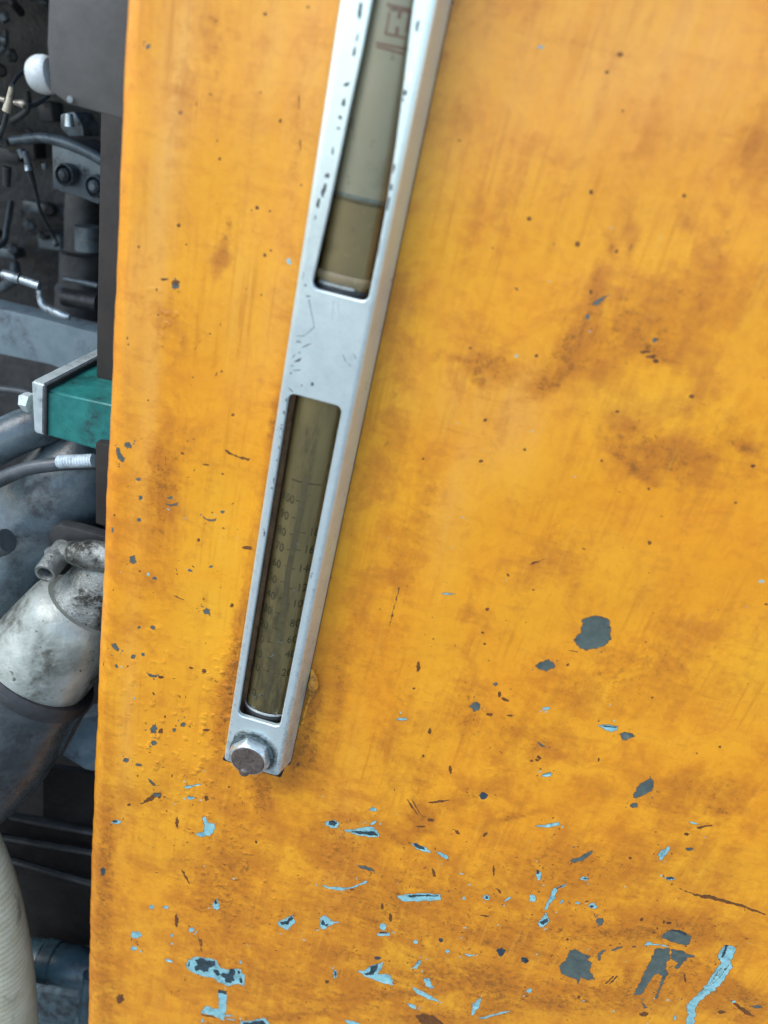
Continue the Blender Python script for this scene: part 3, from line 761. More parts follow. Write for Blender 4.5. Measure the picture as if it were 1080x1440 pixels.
def soft(field, X, Y):
    out = np.zeros_like(X)
    for cx, cy, rx, ry, ang, s in field:
        # tilt is clockwise lean of the long axis, as the wall leans in the picture
        a = R(ang)
        dx, dy = X - cx, Y - cy
        u = (dx * math.cos(a) + dy * math.sin(a)) / rx
        v = (-dx * math.sin(a) + dy * math.cos(a)) / ry
        g = s * np.exp(-(u * u + v * v) * 0.9)
        out = out + g - out * g
    return np.clip(out, 0, 1)


def build_wall(parent):
    verts2, edges, faces, kinds = [], [], [], []

    def add_poly(pp, kind):
        i0 = len(verts2)
        verts2.extend(pp)
        faces.append(list(range(i0, i0 + len(pp))))
        kinds.append(kind)

    outer = [Vector((UMIN, Z0)), Vector((X1, Z0)), Vector((X1, Z1)), Vector((UMIN, Z1))]
    add_poly(outer, 'paint')
    for kind, pts in chips:
        q = []
        for px, py in pts:
            w3 = P(px, py, 0)
            q.append(Vector((w3.x, w3.z)))
        q = [v for v in q]
        ext = math.sqrt(abs(area2(q)))
        step = 0.0014 if ext > 0.006 else 0.0025
        q = resample(q, step, min(0.0006, ext * 0.07))
        q = [Vector((max(v.x, UMIN + .002), max(v.y, Z0 + .002))) for v in q]
        if kind in (G_, T_, L_) and ext > 0.004:
            add_poly(q, 'edge')
            add_poly(inset(q, min(0.00055, ext * 0.08)), kind)
        else:
            add_poly(q, kind)
    # carrier points for the soft stains and columns round the bend
    step = 0.0055
    us = list(np.arange(U0, X1, step)) + [U0 - ARC * k / 8 for k in range(1, 9)]
    for u in us:
        for z in np.arange(Z0 + 0.004, Z1, step):
            verts2.append(Vector((u + (random.uniform(-.002, .002) if u > U0 + .02 else 0), z)))
    V, F, FO = cdt(verts2, faces)
    order = {'paint': 0, 'edge': 0.5, K_: 1, L_: 2, T_: 2, G_: 3, D_: 4}
    slot = {'paint': 0, 'edge': 1, T_: 2, G_: 3, D_: 4, K_: 5, L_: 2}
    matidx, keep = [], []
    for f, fo in zip(F, FO):
        ks = [kinds[i] for i in fo]
        if not ks: continue
        # a chip's own edge ring yields to any chip area
        best = max(ks, key=lambda k: order[k])
        matidx.append(slot[best] if best != 'edge' else 1)
        keep.append(f)
    nv = len(V)
    deep = np.zeros(nv)
    cnt = np.zeros(nv)
    depthof = {0: 0.0, 1: 0.0, 2: 0.00035, 3: 0.0004, 4: 0.0006, 5: 0.0001}
    mind = np.full(nv, 9.0)
    for f, m in zip(keep, matidx):
        for v in f:
            mind[v] = min(mind[v], depthof[m])
    co = np.zeros((nv, 3))
    for i, v in enumerate(V):
        u, z = v.x, v.y
        if u >= U0:
            x, y, nx, ny = u, 0.0, 0.0, -1.0
        elif u >= U0 - ARC:
            a = (U0 - u) / RB
            x, y, nx, ny = U0 - RB * math.sin(a), RB - RB * math.cos(a), -math.sin(a), -math.cos(a)
        else:
            x, y, nx, ny = XE, RB + (U0 - ARC - u), -1.0, 0.0
        x += 0.0065 * min(1, max(0, (-0.95 - z) / 0.35)) * max(0, min(1, (XE + 0.12 - x) / 0.1))
        x += 0.0011 * mnoise.noise(Vector((2.2, 1.1, z * 14))) * max(0, min(1, (XE + 0.03 - x) / 0.03)) + (0.0007 * mnoise.noise(Vector((5.2, 1.1, z * 60))) if x < XE + .012 else 0)
        # gentle dents and waviness of the sheet
        wv = 0.0009 * min(1.0, max(0.0, abs(x + .113) - .045) / .1) * math.sin(9 * x + 3.1) * math.sin(6.5 * z + 1.2) + 0.0005 * math.sin(23 * x + 11 * z) + 0.0003 * math.sin(47 * z - 31 * x)
        d = wv - 0.0
        dd = mind[i] if mind[i] < 5 else 0
        co[i] = (x - nx * dd, y - ny * dd + d, z)
    me = bpy.data.meshes.new('front_panel')
    me.from_pydata([tuple(c) for c in co], [], keep)
    me.update()
    me.polygons.foreach_set('material_index', matidx)
    X, Y = project_np(co[:, 0], co[:, 1] * 0, co[:, 2])
    g = soft(GRIME_SHADE, X, Y)
    c = soft(CLEAN, X, Y)
    p = soft(PALE_HAZE, X, Y)
    b = soft(BLIST, X, Y)
    ca = me.color_attributes.new('stain', 'FLOAT_COLOR', 'POINT')  # grime with gauge shade, clean paint and pale haze as channels
    ca.data.foreach_set('color', np.stack([g, c, p, np.ones(nv)], 1).astype(np.float32).ravel())
    ba = me.attributes.new('blister', 'FLOAT', 'POINT')
    ba.data.foreach_set('value', b.astype(np.float32))
    o = link_mesh('front_panel', me, [M_orange, M_chipedge, M_primer, M_steelchip, M_darkchip, M_brownmark], parent, True)
    # make all normals face out (towards -y)
    bm = bmesh.new(); bm.from_mesh(me)
    for f in bm.faces:
        if f.normal.y > 0 or (abs(f.normal.y) < 1e-3 and f.normal.x > 0): f.normal_flip()
    bm.to_mesh(me); bm.free()
    return o


tank = empty('hydraulic_tank', (XE + .3, 0, Z0), 'large orange painted steel tank wall, chipped and oil stained, filling most of the picture', 'tank')
build_wall(tank)
# the tank's other sheets (its side goes back into the engine bay)
bm = bmesh.new()
yb = RB + 0.0195
ya = 1.5
for q in ([(XE + .0064, yb, Z0), (XE, ya, Z0), (XE, ya, Z1), (XE, yb, Z1)], [(XE, ya, Z0), (X1, ya, Z0), (X1, ya, Z1), (XE, ya, Z1)],
          [(X1, 0, Z0), (X1, ya, Z0), (X1, ya, Z1), (X1, 0, Z1)], [(XE, yb, Z1), (X1, 0, Z1), (X1, ya, Z1), (XE, ya, Z1)], [(XE + .0064, yb, Z0), (X1, 0, Z0), (X1, ya, Z0), (XE, ya, Z0)]):
    bm.faces.new([bm.verts.new(v) for v in q])
bmesh.ops.remove_doubles(bm, verts=bm.verts, dist=1e-5)
from_bm('side_panel', bm, M_post, tank)

# ------------------------------------------------------------------ the level gauge
GD = 0.030                       # housing depth
FX0, FX1 = -0.1442, -0.0822      # front face
FZ0, FZ1 = -0.6430, 0.3120
gauge = empty('level_gauge', ((FX0 + FX1) / 2, 0, FZ0), 'silver painted oil level gauge with two windows bolted upright on the orange tank', 'level gauge')


def rrect(x0, x1, z0, z1, r, seg=6):
    out = []
    for cx, cz, a0 in ((x1 - r, z0 + r, -90), (x1 - r, z1 - r, 0), (x0 + r, z1 - r, 90), (x0 + r, z0 + r, 180)):
        for k in range(seg + 1):
            a = R(a0 + 90 * k / seg)
            out.append(Vector((cx + r * math.cos(a), cz + r * math.sin(a))))
    return out


WINS = []
# lower window
WINS.append(rrect(-0.1362, -0.0918, -0.5735, -0.2228, 0.0055, 5))
# upper window, narrowing towards its top, traced
up = []
for a in range(0, 91, 18):     # lower right corner
    up.append(Vector((-0.0883 - .0055 + .0055 * math.sin(R(a)), -0.1375 + .0055 - .0055 * math.cos(R(a)))))
up += [Vector((-0.0883, -0.10)), Vector((-0.0886, -0.07)), Vector((-0.0905, -0.03)), Vector((-0.0935, 0.01)), Vector((-0.0968, 0.05)), Vector((-0.0985, 0.12)), Vector((-0.099, 0.20)), Vector((-0.104, 0.206)),
       Vector((-0.116, 0.206)), Vector((-0.1212, 0.20)), Vector((-0.1222, 0.12)), Vector((-0.1232, 0.05)), Vector((-0.1240, 0.02)), Vector((-0.1258, -0.015)), Vector((-0.1287, -0.08)), Vector((-0.1318, -0.128))]
for a in range(0, 91, 18):
    up.append(Vector((-0.1320 + .0055 - .0055 * math.cos(R(a)), -0.1375 + .0055 - .0055 * math.sin(R(a)))))
WINS.append(up)

ZR = {'Z1': (380, 0, 3.6), 'Z2': (380, 250, 4.5), 'Z3': (340, 480, 4.5), 'Z4': (310, 700, 5.4), 'Z5': (290, 860, 5.4), 'Z8': (300, 980, 8.31)}
marks = []


def mk(reg, cx, cy, rx, ry, ang=0, n=9):
    ox, oy, s = ZR[reg]
    ca, sa = math.cos(R(ang)), math.sin(R(ang))
    if reg in ('Z1', 'Z2'): rx, ry = rx * 1.45, ry * 1.15
    q = []
    for k in range(n):
        a = 2 * math.pi * k / n
        j = 1 + random.uniform(-.35, .35)
        x, y = rx * math.cos(a) * j, ry * math.sin(a) * j
        q.append((ox + (cx + x * ca - y * sa) / s, oy + (cy + x * sa + y * ca) / s))
    marks.append(q)


def ln(reg, pts, wd=2.0):
    ox, oy, s = ZR[reg]
    for (a, b), (c, d) in zip(pts, pts[1:]):
        L = math.hypot(c - a, d - b)
        nx, ny = -(d - b) / L * wd / 2, (c - a) / L * wd / 2
        marks.append([(ox + x / s, oy + y / s) for x, y in ((a + nx, b + ny), (c + nx * .6, d + ny * .6), (c - nx * .6, d - ny * .6), (a - nx, b - ny))])


for a in [(455, 50, 7, 34, 5), (440, 190, 4, 24, 8), (425, 265, 5, 26, 10), (385, 430, 14, 8, -30), (372, 520, 6, 20, 10), (352, 595, 7, 9), (345, 650, 6, 7), (318, 762, 4, 18, 8), (288, 890, 8, 12), (273, 960, 7, 36, 12), (244, 1030, 6, 26, 14),
          (745, 130, 6, 26, 8), (695, 250, 6, 9), (680, 470, 8, 12), (668, 505, 9, 9), (655, 560, 6, 14), (640, 680, 4, 30, 6), (630, 720, 7, 8), (622, 850, 7, 26, 5), (603, 950, 8, 14), (600, 1030, 11, 26), (560, 640, 0.5, 0.5)]:
    mk('Z1', *a)
for a in [(333, 90, 8, 30, 12), (303, 165, 6, 26, 12), (286, 250, 3, 13, 12), (205, 610, 4, 32, 8), (223, 680, 6, 5), (240, 750, 10, 5), (760, 60, 8, 20), (745, 190, 8, 20), (776, 225, 5, 44, 4), (762, 330, 5, 16, 6), (690, 450, 2, 50, 12), (692, 702, 4, 10), (617, 970, 14, 6), (760, 140, 10, 10),
          (740, 100, 6, 12)]:
    mk('Z2', *a)
ln('Z2', [(245, 770), (260, 850), (280, 945), (215, 1000), (165, 1002)], 5); ln('Z2', [(165, 1035), (188, 1028)], 5); ln('Z2', [(205, 1072), (262, 1048)], 6); ln('Z2', [(400, 780), (392, 900)], 2); ln('Z2', [(430, 780), (437, 870)], 2)
for a in [(410, 25, 28, 4, -22), (330, 92, 16, 3, -58), (365, 71, 11, 3, -10), (355, 122, 30, 6, -28), (350, 183, 28, 3, -4), (310, 202, 6, 6), (318, 155, 9, 4), (380, 280, 5, 5), (445, 270, 8, 12), (310, 308, 22, 4, 40), (283, 372, 8, 13), (268, 450, 5, 13), (250, 550, 4, 12),
          (253, 530, 8, 4), (242, 610, 5, 4), (235, 672, 4, 10), (222, 752, 4, 7), (202, 880, 5, 22), (190, 930, 6, 6), (657, 560, 4, 26, 10), (637, 635, 4, 22, 5), (626, 700, 2, 8), (602, 813, 10, 3), (682, 150, 18, 2, 50), (650, 110, 2, 30, -25), (715, 95, 2, 22, -25), (362, 5, 16, 3)]:
    mk('Z3', *a)
for a in [(333, 270, 6, 22, 5), (322, 430, 4, 12), (281, 511, 4, 3), (805, 285, 4, 28, 5), (688, 600, 3, 18, 6), (697, 576, 7, 4), (330, 240, 8, 6)]:
    mk('Z4', *a)
for a in [(150, 480, 6, 8), (340, 412, 44, 7, 8), (430, 445, 30, 5, 14)]:
    mk('Z8', *a)


def build_housing():
    RO = 0.0045
    outer0 = rrect(FX0 - 0.0055, FX1 + 0.0055, FZ0 - 0.004, FZ1 + 0.004, 0.006, 6)   # at the wall
    outer1 = rrect(FX0, FX1, FZ0, FZ1, 0.0055, 6)                                     # full size just below the round-over
    seg = 5
    rings = [(outer0, -0.0035)]
    rings.append((outer1, -(GD - RO)))
    for k in range(1, seg + 1):
        a = math.pi / 2 * k / seg
        ins = RO * (1 - math.cos(a))
        base = rrect(FX0 + ins, FX1 - ins, FZ0 + ins, FZ1 - ins, max(0.0055 - ins, 0.001), 6)
        rings.append((base, -(GD - RO) - RO * math.sin(a)))
    vs, fs, mi = [], [], []
    ridx = []
    for pts, y in rings:
        ridx.append(list(range(len(vs), len(vs) + len(pts))))
        vs += [(p.x, y, p.y) for p in pts]
    n = len(outer0)
    for A, B in zip(ridx, ridx[1:]):
        for k in range(n):
            fs.append((A[k], A[(k + 1) % n], B[(k + 1) % n], B[k])); mi.append(0)
    # front face with windows and scrapes
    v2, ff, kd = [], [], []

    def add(p, k):
        i0 = len(v2); v2.extend(p); ff.append(list(range(i0, i0 + len(p)))); kd.append(k)
    add(rings[-1][0], 'face')
    BV = 0.0008
    wo = [inset(w, -BV) for w in WINS]
    for w in wo: add(w, 'hole')
    for q in marks:
        pp = []
        for px, py in q:
            w3 = P(px, py, -GD)
            pp.append(Vector((w3.x, w3.z)))
        add(pp, 'mark')
    for u in np.arange(FX0 + .004, FX1 - .003, 0.004):
        for z in np.arange(FZ0 + .004, FZ1 - .004, 0.006):
            v2.append(Vector((u, z)))
    V, F, FO = cdt(v2, ff)
    base = len(vs)
    vs += [(v.x, -GD, v.y) for v in V]
    for f, fo in zip(F, FO):
        ks = {kd[i] for i in fo}
        if 'face' not in ks or 'hole' in ks: continue
        fs.append(tuple(base + i for i in f))
        mi.append(1 if 'mark' in ks else 0)
    # window reveals
    for w, wb in zip(WINS, wo):
        m_ = len(w)
        steps = [(wb, -GD), (w, -GD + BV), (w, -GD + 0.0045)]
        ids = []
        for pts, y in steps:
            ids.append(list(range(len(vs), len(vs) + m_)))
            vs += [(p.x, y, p.y) for p in pts]
        for A, B in zip(ids, ids[1:]):
            for k in range(m_):
                fs.append((A[k], A[(k + 1) % m_], B[(k + 1) % m_], B[k])); mi.append(0)
    me = bpy.data.meshes.new('housing')
    me.from_pydata(vs, [], fs)
    bm = bmesh.new(); bm.from_mesh(me); 
    bm.faces.ensure_lookup_table()
    for f, m in zip(bm.faces, mi): f.material_index = m
    bmesh.ops.remove_doubles(bm, verts=bm.verts, dist=2e-5)
    bmesh.ops.recalc_face_normals(bm, faces=bm.faces)
    bm.to_mesh(me); bm.free()
    nv = len(me.vertices)
    co = np.zeros(nv * 3); me.vertices.foreach_get('co', co); co = co.reshape(-1, 3)
    bc = P(354, 1058, -GD)
    rr = np.hypot((co[:, 0] - bc.x), (co[:, 2] - bc.z))
    g = 0.75 * np.exp(-((rr - 0.024) / 0.007) ** 2)
    g = np.where(rr < 0.024, 0.8, g)
    g = np.maximum(g, 0.35 * np.exp(-((co[:, 2] - FZ0) / 0.04) ** 2))
    at = me.attributes.new('stain', 'FLOAT', 'POINT')
    at.data.foreach_set('value', g.astype(np.float32))
    o = link_mesh('housing', me, [M_silver, M_scrape], gauge, True)
    me.set_sharp_from_angle(angle=R(40))
    return o


build_housing()


def ring_plate(name, outer, inner, y0, y1, mat, parent, smooth=False):
    """flat ring between two outlines with equal point counts, with thickness"""
    bm = bmesh.new()
    n = len(outer)
    L = [[bm.verts.new((p.x, y, p.y)) for p in pts] for pts, y in ((outer, y0), (inner, y0), (inner, y1), (outer, y1))]
    for A, B in zip(L, L[1:] + L[:1]):
        for k in range(n):
            bm.faces.new((A[k], A[(k + 1) % n], B[(k + 1) % n], B[k]))
    return from_bm(name, bm, mat, parent, smooth, 35)


# black rubber gasket showing under the foot and along the sides
go = rrect(FX0 - 0.0054, FX1 + 0.0057, FZ0 - 0.0085, FZ1 + 0.0085, 0.007, 6)
gi = rrect(FX0 + 0.004, FX1 - 0.004, FZ0 + 0.004, FZ1 - 0.004, 0.004, 6)
ring_plate('gasket', go, gi, -0.0036, 0.0008, M_rubber, gauge)
# rubber lip under the bottom of the front (the black line under the foot)
bm = bmesh.new()
lip_o = [Vector((FX0 - .0018, FZ0 - .0032)), Vector((FX1 + .0016, FZ0 - .0032)), Vector((FX1 + .0016, FZ0 + .0005)), Vector((FX0 - .0018, FZ0 + .0005))]
lf = [bm.verts.new((p.x, -0.026 if i < 2 else -0.0275, p.y)) for i, p in enumerate(lip_o)]
lb = [bm.verts.new((p.x, -0.0036, p.y)) for p in lip_o]
bm.faces.new(lf)
bm.faces.new(lb[::-1])
for k in range(4): bm.faces.new((lf[k], lf[(k + 1) % 4], lb[(k + 1) % 4], lb[k]))
bmesh.ops.recalc_face_normals(bm, faces=bm.faces)
bmesh.ops.bevel(bm, geom=list(bm.edges), offset=0.001, segments=2, affect='EDGES')
from_bm('foot_seal', bm, M_rubber, gauge, True, 35)

# channel behind the windows
bm = bmesh.new()
cx0, cx1, cz0, cz1 = FX0 + 0.004, FX1 - 0.004, FZ0 + 0.045, FZ1 - 0.01
yfr, ybk = -GD + 0.0045, -0.0034
a = [bm.verts.new(v) for v in ((cx0, yfr, cz0), (cx0, yfr, cz1), (cx0, ybk, cz1), (cx0, ybk, cz0), (cx1, ybk, cz0), (cx1, ybk, cz1), (cx1, yfr, cz1), (cx1, yfr, cz0))]
bm.faces.new((a[0], a[1], a[2], a[3])); bm.faces.new((a[3], a[2], a[5], a[4])); bm.faces.new((a[4], a[5], a[6], a[7]))
bm.faces.new((a[0], a[3], a[4], a[7])); bm.faces.new((a[1], a[6], a[5], a[2]))
from_bm('channel', bm, M_inner, gauge)

# sight tube: glass outside, oil column and milky empty part inside
TR = 0.0215
TC = Vector(((-0.1362 - 0.0918) / 2 + 0.0015, -0.0035 - 0.0, 0))
TYC = -GD + 0.0052 + 0.013      # squashed tube: wide, shallow front


def arc_tube(name, r, sy, z0, z1, mat, parent, seg=40, capb=True, nz=2):
    bm = bmesh.new()
    zs = [z0 + (z1 - z0) * k / (nz - 1) for k in range(nz)]
    rings = [[bm.verts.new((TC.x + r * math.cos(2 * math.pi * k / seg), TYC + sy * math.sin(2 * math.pi * k / seg), z)) for k in range(seg)] for z in zs]
    for A, B in zip(rings, rings[1:]):
        for k in range(seg): bm.faces.new((A[k], A[(k + 1) % seg], B[(k + 1) % seg], B[k]))
    if capb:
        bm.faces.new(rings[0]); bm.faces.new(rings[-1][::-1])
    return from_bm(name, bm, mat, parent, True, 40)


ZLEV = P(512, 283, -GD + .006).z
SY = 0.0115
arc_tube('sight_glass', TR, SY, -0.5800, 0.22, M_glass, gauge, capb=False)
arc_tube('oil_column', TR - 0.0012, SY - 0.0012, -0.200, ZLEV, M_oil, gauge)
arc_tube('scale_strip', TR - 0.0012, SY - 0.0012, -0.5770, -0.2005, M_oildark, gauge)
arc_tube('empty_tube', TR - 0.0012, SY - 0.0012, ZLEV + 0.0004, 0.218, M_milk, gauge)


def band(name, r, sy, z, w, thick, mat, parent, seg=48, a0=0, a1=360, tilt=0.0):
    """raised ring round the tube"""
    bm = bmesh.new()
    prof = [(0, -w / 2), (thick, -w / 4), (thick, w / 4), (0, w / 2)]
    full = (a1 - a0) >= 360
    cols = []
    m_ = seg if full else seg + 1
    for k in range(m_):
        t = R(a0 + (a1 - a0) * k / seg)
        cols.append([bm.verts.new((TC.x + (r + o_) * math.cos(t), TYC + (sy + o_) * math.sin(t), z + dz + tilt * math.cos(t))) for o_, dz in prof])
    for i in range(seg):
        A, B = cols[i], cols[(i + 1) % m_]
        for j in range(3): bm.faces.new((A[j], A[j + 1], B[j + 1], B[j]))
    return from_bm(name, bm, mat, parent, True, 30)


band('level_line', TR - .0012, SY - .0012, ZLEV + .0006, 0.0026, 0.0008, M_ring, gauge)  # pale band paints in the highlight arc at the oil level
band('level_line', TR - .0012, SY - .0012, ZLEV - .0022, 0.0022, 0.0005, M_dullbrown, gauge)
band('seal_ring', TR, SY, -0.5722 + 0.004, 0.0028, 0.0012, M_ring, gauge)
band('seal_ring', TR, SY, -0.5722 - 0.002, 0.006, 0.0006, M_rubber, gauge)
zl = -0.1375
band('seal_ring', TR, SY, zl + .010, 0.0070, 0.0008, M_dullbrown, gauge)
band('seal_ring', TR, SY, zl + .0045, 0.0026, 0.0016, M_ring, gauge, a0=225, a1=300)
band('seal_ring', TR, SY, zl + .001, 0.0060, 0.0007, M_rubber, gauge)


def surf_y(x, off):
    c = max(-0.98, min(0.98, (x - TC.x) / (TR - .0012)))
    return TYC - (SY - .0012 + off) * math.sqrt(1 - c * c)


def stroke_mesh(name, lines, width, mat, parent, off=0.00025):
    """print on the tube: polylines in photo pixels, wrapped on its surface"""
    bm = bmesh.new()
    for pts in lines:
        w = [P(a, b, -GD + .006) for a, b in pts]
        p2 = [Vector((q.x, q.z)) for q in w]
        fine = []
        for a, b in zip(p2, p2[1:]):
            k = max(1, int((b - a).length / 0.0015))
            fine += [a.lerp(b, j / k) for j in range(k)]
        fine.append(p2[-1])
        prev = None
        for i, q in enumerate(fine):
            d = (fine[min(i + 1, len(fine) - 1)] - fine[max(i - 1, 0)])
            if d.length < 1e-9: continue
            nn = Vector((-d.y, d.x)).normalized() * width / 2
            pr = []
            for s_ in (1, -1):
                v = q + nn * s_
                pr.append(bm.verts.new((v.x, surf_y(v.x, off), v.y)))
            if prev: bm.faces.new((prev[0], prev[1], pr[1], pr[0]))
            prev = pr
    return from_bm(name, bm, mat, parent)


# faded red printed emblem: boxed H-like sign with bars, and a double line below
stroke_mesh('red_emblem', [
    [(545, 6), (553, 8), (576, 12)], [(545, 3), (545, 9)],
    [(553, 8), (556, 13), (578, 16)],
    [(547, 16), (546, 24), (544, 36), (541, 47)], [(547, 11), (555, 15)],
    [(541, 47), (556, 50), (569, 53)],
    [(575, 17), (573, 30), (570, 44)]], 0.0013, M_red, gauge)
stroke_mesh('red_emblem', [[(562, 14), (560, 26)]], 0.0022, M_red, gauge)
stroke_mesh('red_emblem', [[(558, 37), (557, 48)]], 0.0022, M_red, gauge)
stroke_mesh('red_emblem', [[(528, 60), (548, 64), (568, 68)], [(528, 65), (548, 70), (566, 75)]], 0.0014, M_red, gauge)


def numeral(txt, px, py, hpx, parent=gauge):
    cu = bpy.data.curves.new('t', 'FONT')
    cu.body = txt
    cu.align_x = 'CENTER'; cu.align_y = 'CENTER'
    cu.resolution_u = 3
    cu.size = hpx * mpp(px, py, -GD) * 1.75
    ob = bpy.data.objects.new('t', cu)
    me = bpy.data.meshes.new_from_object(ob)
    bpy.data.objects.remove(ob)
    c = P(px, py, -GD + .006)
    bm = bmesh.new(); bm.from_mesh(me)
    bmesh.ops.subdivide_edges(bm, edges=[e for e in bm.edges if e.calc_length() > .0015], cuts=1)
    for v in bm.verts:
        x, z = c.x + v.co.x * 0.9, c.z + v.co.y * 1.25
        v.co = (x, surf_y(x, 0.0003), z)
    bpy.data.meshes.remove(me)
    me = bpy.data.meshes.new('numeral')
    bm.to_mesh(me); bm.free()
    return link_mesh('numeral', me, M_print, parent)


left_scale = [('100', 403, 703), ('90', 398, 727), ('80', 394, 750), ('70', 391, 772), ('60', 387, 795), ('50', 381, 817), ('40', 379, 840), ('30', 374, 861), ('20', 369, 882), ('10', 363, 902), ('0', 363, 924), ('10', 357, 942), ('20', 352, 977)]
right_scale = [('180', 443, 754), ('160', 436, 778), ('140', 428, 804), ('120', 426, 832), ('100', 420, 854), ('80', 413, 881), ('60', 409, 904), ('40', 406, 925), ('20', 401, 951)]
for s_, a, b in left_scale + right_scale:
    numeral(s_, a, b, 9)
ticks = []
for s_, a, b in left_scale: ticks.append([(a + 12, b + 2), (a + 21, b + 4)])
for s_, a, b in right_scale: ticks.append([(a - 22, b - 4), (a - 14, b - 2)])
for tk in ticks: stroke_mesh('scale_tick', [tk], 0.0007, M_print, gauge)
stroke_mesh('scale_tick', [[(408, 676), (450, 685)]], 0.0010, M_print, gauge)
stroke_mesh('dark_streak', [[(430, 672), (422, 720), (413, 765), (404, 808), (400, 850), (390, 900), (379, 960), (374, 985)]], 0.0052, M_dullbrown, gauge, 0.0007)  # wavy darker streak down the scale strip
# small bright scars on the tube
for sc_ in ([(379, 925), (385, 921)], [(416, 765), (420, 767)], [(412, 829), (413, 833)], [(353, 976), (358, 984)], [(392, 903), (397, 905)], [(361, 982), (366, 977)]):
    stroke_mesh('tube_scar', [sc_], 0.0011, M_ring, gauge, 0.001)


# hexagon bolts with round domed face
def bolt(center, parent):
    def prism_r(r0, r1, y0, y1, n, rot=0.0):
        return [(r0, y0), (r1, y1)]
    # washer
    bm = bmesh.new()
    seg = 48

    def rings(profile, seg, hexmix=None, rot=0):
        out = []
        for r, y, hx in profile:
            ring = []
            for k in range(seg):
                a = 2 * math.pi * k / seg
                rr = r
                if hx:
                    aa = ((a + rot) % (math.pi / 3)) - math.pi / 6
                    rh = hx / math.cos(aa)
                    rr = rh if r is None else min(r, rh)
                ring.append(bm.verts.new((center.x + rr * math.cos(a), y, center.z + rr * math.sin(a))))
            out.append(ring)
        for A, B in zip(out, out[1:]):
            for k in range(seg): bm.faces.new((A[k], A[(k + 1) % seg], B[(k + 1) % seg], B[k]))
        return out
    y = -GD
    o = rings([(0.0235, y + .0005, None), (0.0235, y - .0016, None), (0.0225, y - .0022, None), (0.010, y - .0022, None)], 48)
    bm.faces.new(o[-1])
    from_bm('washer', bm, M_washer, parent, True, 35)
    bm = bmesh.new()
    # across flats 0.0185 (half), corners 0.0214
    hf = 0.0190
    prof = [(None, y - .0015, hf), (None, y - .0085, hf), (0.0214, y - .0092, hf), (0.0200, y - .0110, hf), (0.0188, y - .0122, None), (0.0178, y - .0126, None)]
    o = rings(prof, 96, rot=R(12))
    bm.faces.new(o[0])
    from_bm('bolt_head', bm, M_bolt, parent, True, 22)
    bm = bmesh.new()
    o = rings([(0.0179, y - .0125, None), (0.0172, y - .0131, None), (0.0140, y - .0128, None), (0.006, y - .0126, None), (0.001, y - .0126, None)], 48)
    bm.faces.new(o[-1])
    from_bm('bolt_face', bm, M_boltface, parent, True, 50)


bc = P(354, 1058, -GD)
bolt(bc, gauge)
bolt(Vector((bc.x, bc.y, FZ1 - (bc.z - FZ0))), gauge)

# oil drip hanging from the bolt
m_, t_, b_ = newmat('oil_drop')
b_.inputs['Base Color'].default_value = (0.10, 0.07, 0.05, 1)
b_.inputs['Roughness'].default_value = 0.05
b_.inputs['Coat Weight'].default_value = 1.0
M_drop = m_
bm = bmesh.new()
dc = P(344, 1083, -GD - .010)
prof = [(0.0005, 0.006), (0.0030, 0.0045), (0.0048, 0.001), (0.0052, -0.002), (0.0042, -0.005), (0.002, -0.0068), (0.0003, -0.0072)]
rg = [[bm.verts.new((dc.x + r * math.cos(2 * math.pi * k / 20) * 1.2, dc.y + r * math.sin(2 * math.pi * k / 20), dc.z + z)) for k in range(20)] for r, z in prof]
for A, B in zip(rg, rg[1:]):
    for k in range(20): bm.faces.new((A[k], A[(k + 1) % 20], B[(k + 1) % 20], B[k]))
o = from_bm('oil_drop', bm, M_drop, None, True)
tagit(o, 'dark oil drop with a glint hanging under the gauge bolt', 'oil drop')

# silicone smear bulging out at the right side of the gauge foot
bm = bmesh.new()
sp = [P(438, 940, -.001), P(441, 955, -.002), P(439, 972, -.0015), P(432, 990, -.001), P(424, 1020, -.001)]
tube_bm(bm, smooth_path(sp, 6), [0.0015 + 0.004 * math.exp(-((i - 9) / 5) ** 2) for i in range(25)], 12)
o = from_bm('sealant_bead', bm, worn('orange_sealant', (0.80, 0.36, 0.03), (0.62, 0.24, 0.02), 150, (0.4, 0.55), 0, (0.1, 0.05, 0.02), 0.5, 0.6, .002), gauge, True)
# ------------------------------------------------------------------ engine bay, left of the tank
def solid(name, lab, cat, group=None, at=(60, 300, .3)):
    return empty(name, P(at[0], at[1], deep(at[2])), lab, cat, group)


# dark grey plate beside the tank top, with its post below
o = prism('cover_plate', [(70, -60), (196, -60), (190, 60), (184, 172), (166, 166), (95, 146), (71, 128), (66, 60)], 0.045, 0.012, M_plate, None, 0.002)
tagit(o, 'dark grey sheet metal plate behind the upper left edge of the orange tank', 'metal plate')
o = prism('support_post', [(142, 120), (216, 130), (206, 480), (190, 760), (134, 760), (134, 640), (136, 470)], 0.172, 0.03, M_post, None, 0.002)
tagit(o, 'tall dark post ending on top of the green housing beside the orange tank', 'post')
o = prism('support_post', [(134, 622), (190, 632), (182, 752), (134, 736)], 0.092, 0.012, M_post, None, 0.002)
tagit(o, 'short dark post piece under the green housing, ending above the bracket', 'post')
# white knob
kn = solid('clamp_knob', 'small white plastic knob sticking out left of the dark grey plate', 'knob', at=(57, 105, .06))
pipe('knob_cap', [(73, 106, .060, 22), (69, 106, .060, 24), (61, 105, .060, 25), (52, 104, .060, 23), (45, 103, .060, 18), (42, 103, .060, 9)], M_knob, kn, 36, 4)
pipe('knob_stem', [(71, 106, .062, 9), (84, 108, .062, 9)], M_darkmetal, kn, 16, 1)
# fastener on plate
o = pipe('rivet', [(98, 140, .040, 4), (99, 139, .044, 4)], M_bright, None, 12, 1)
tagit(o, 'tiny bright rivet at the lower edge of the dark grey plate', 'rivet')

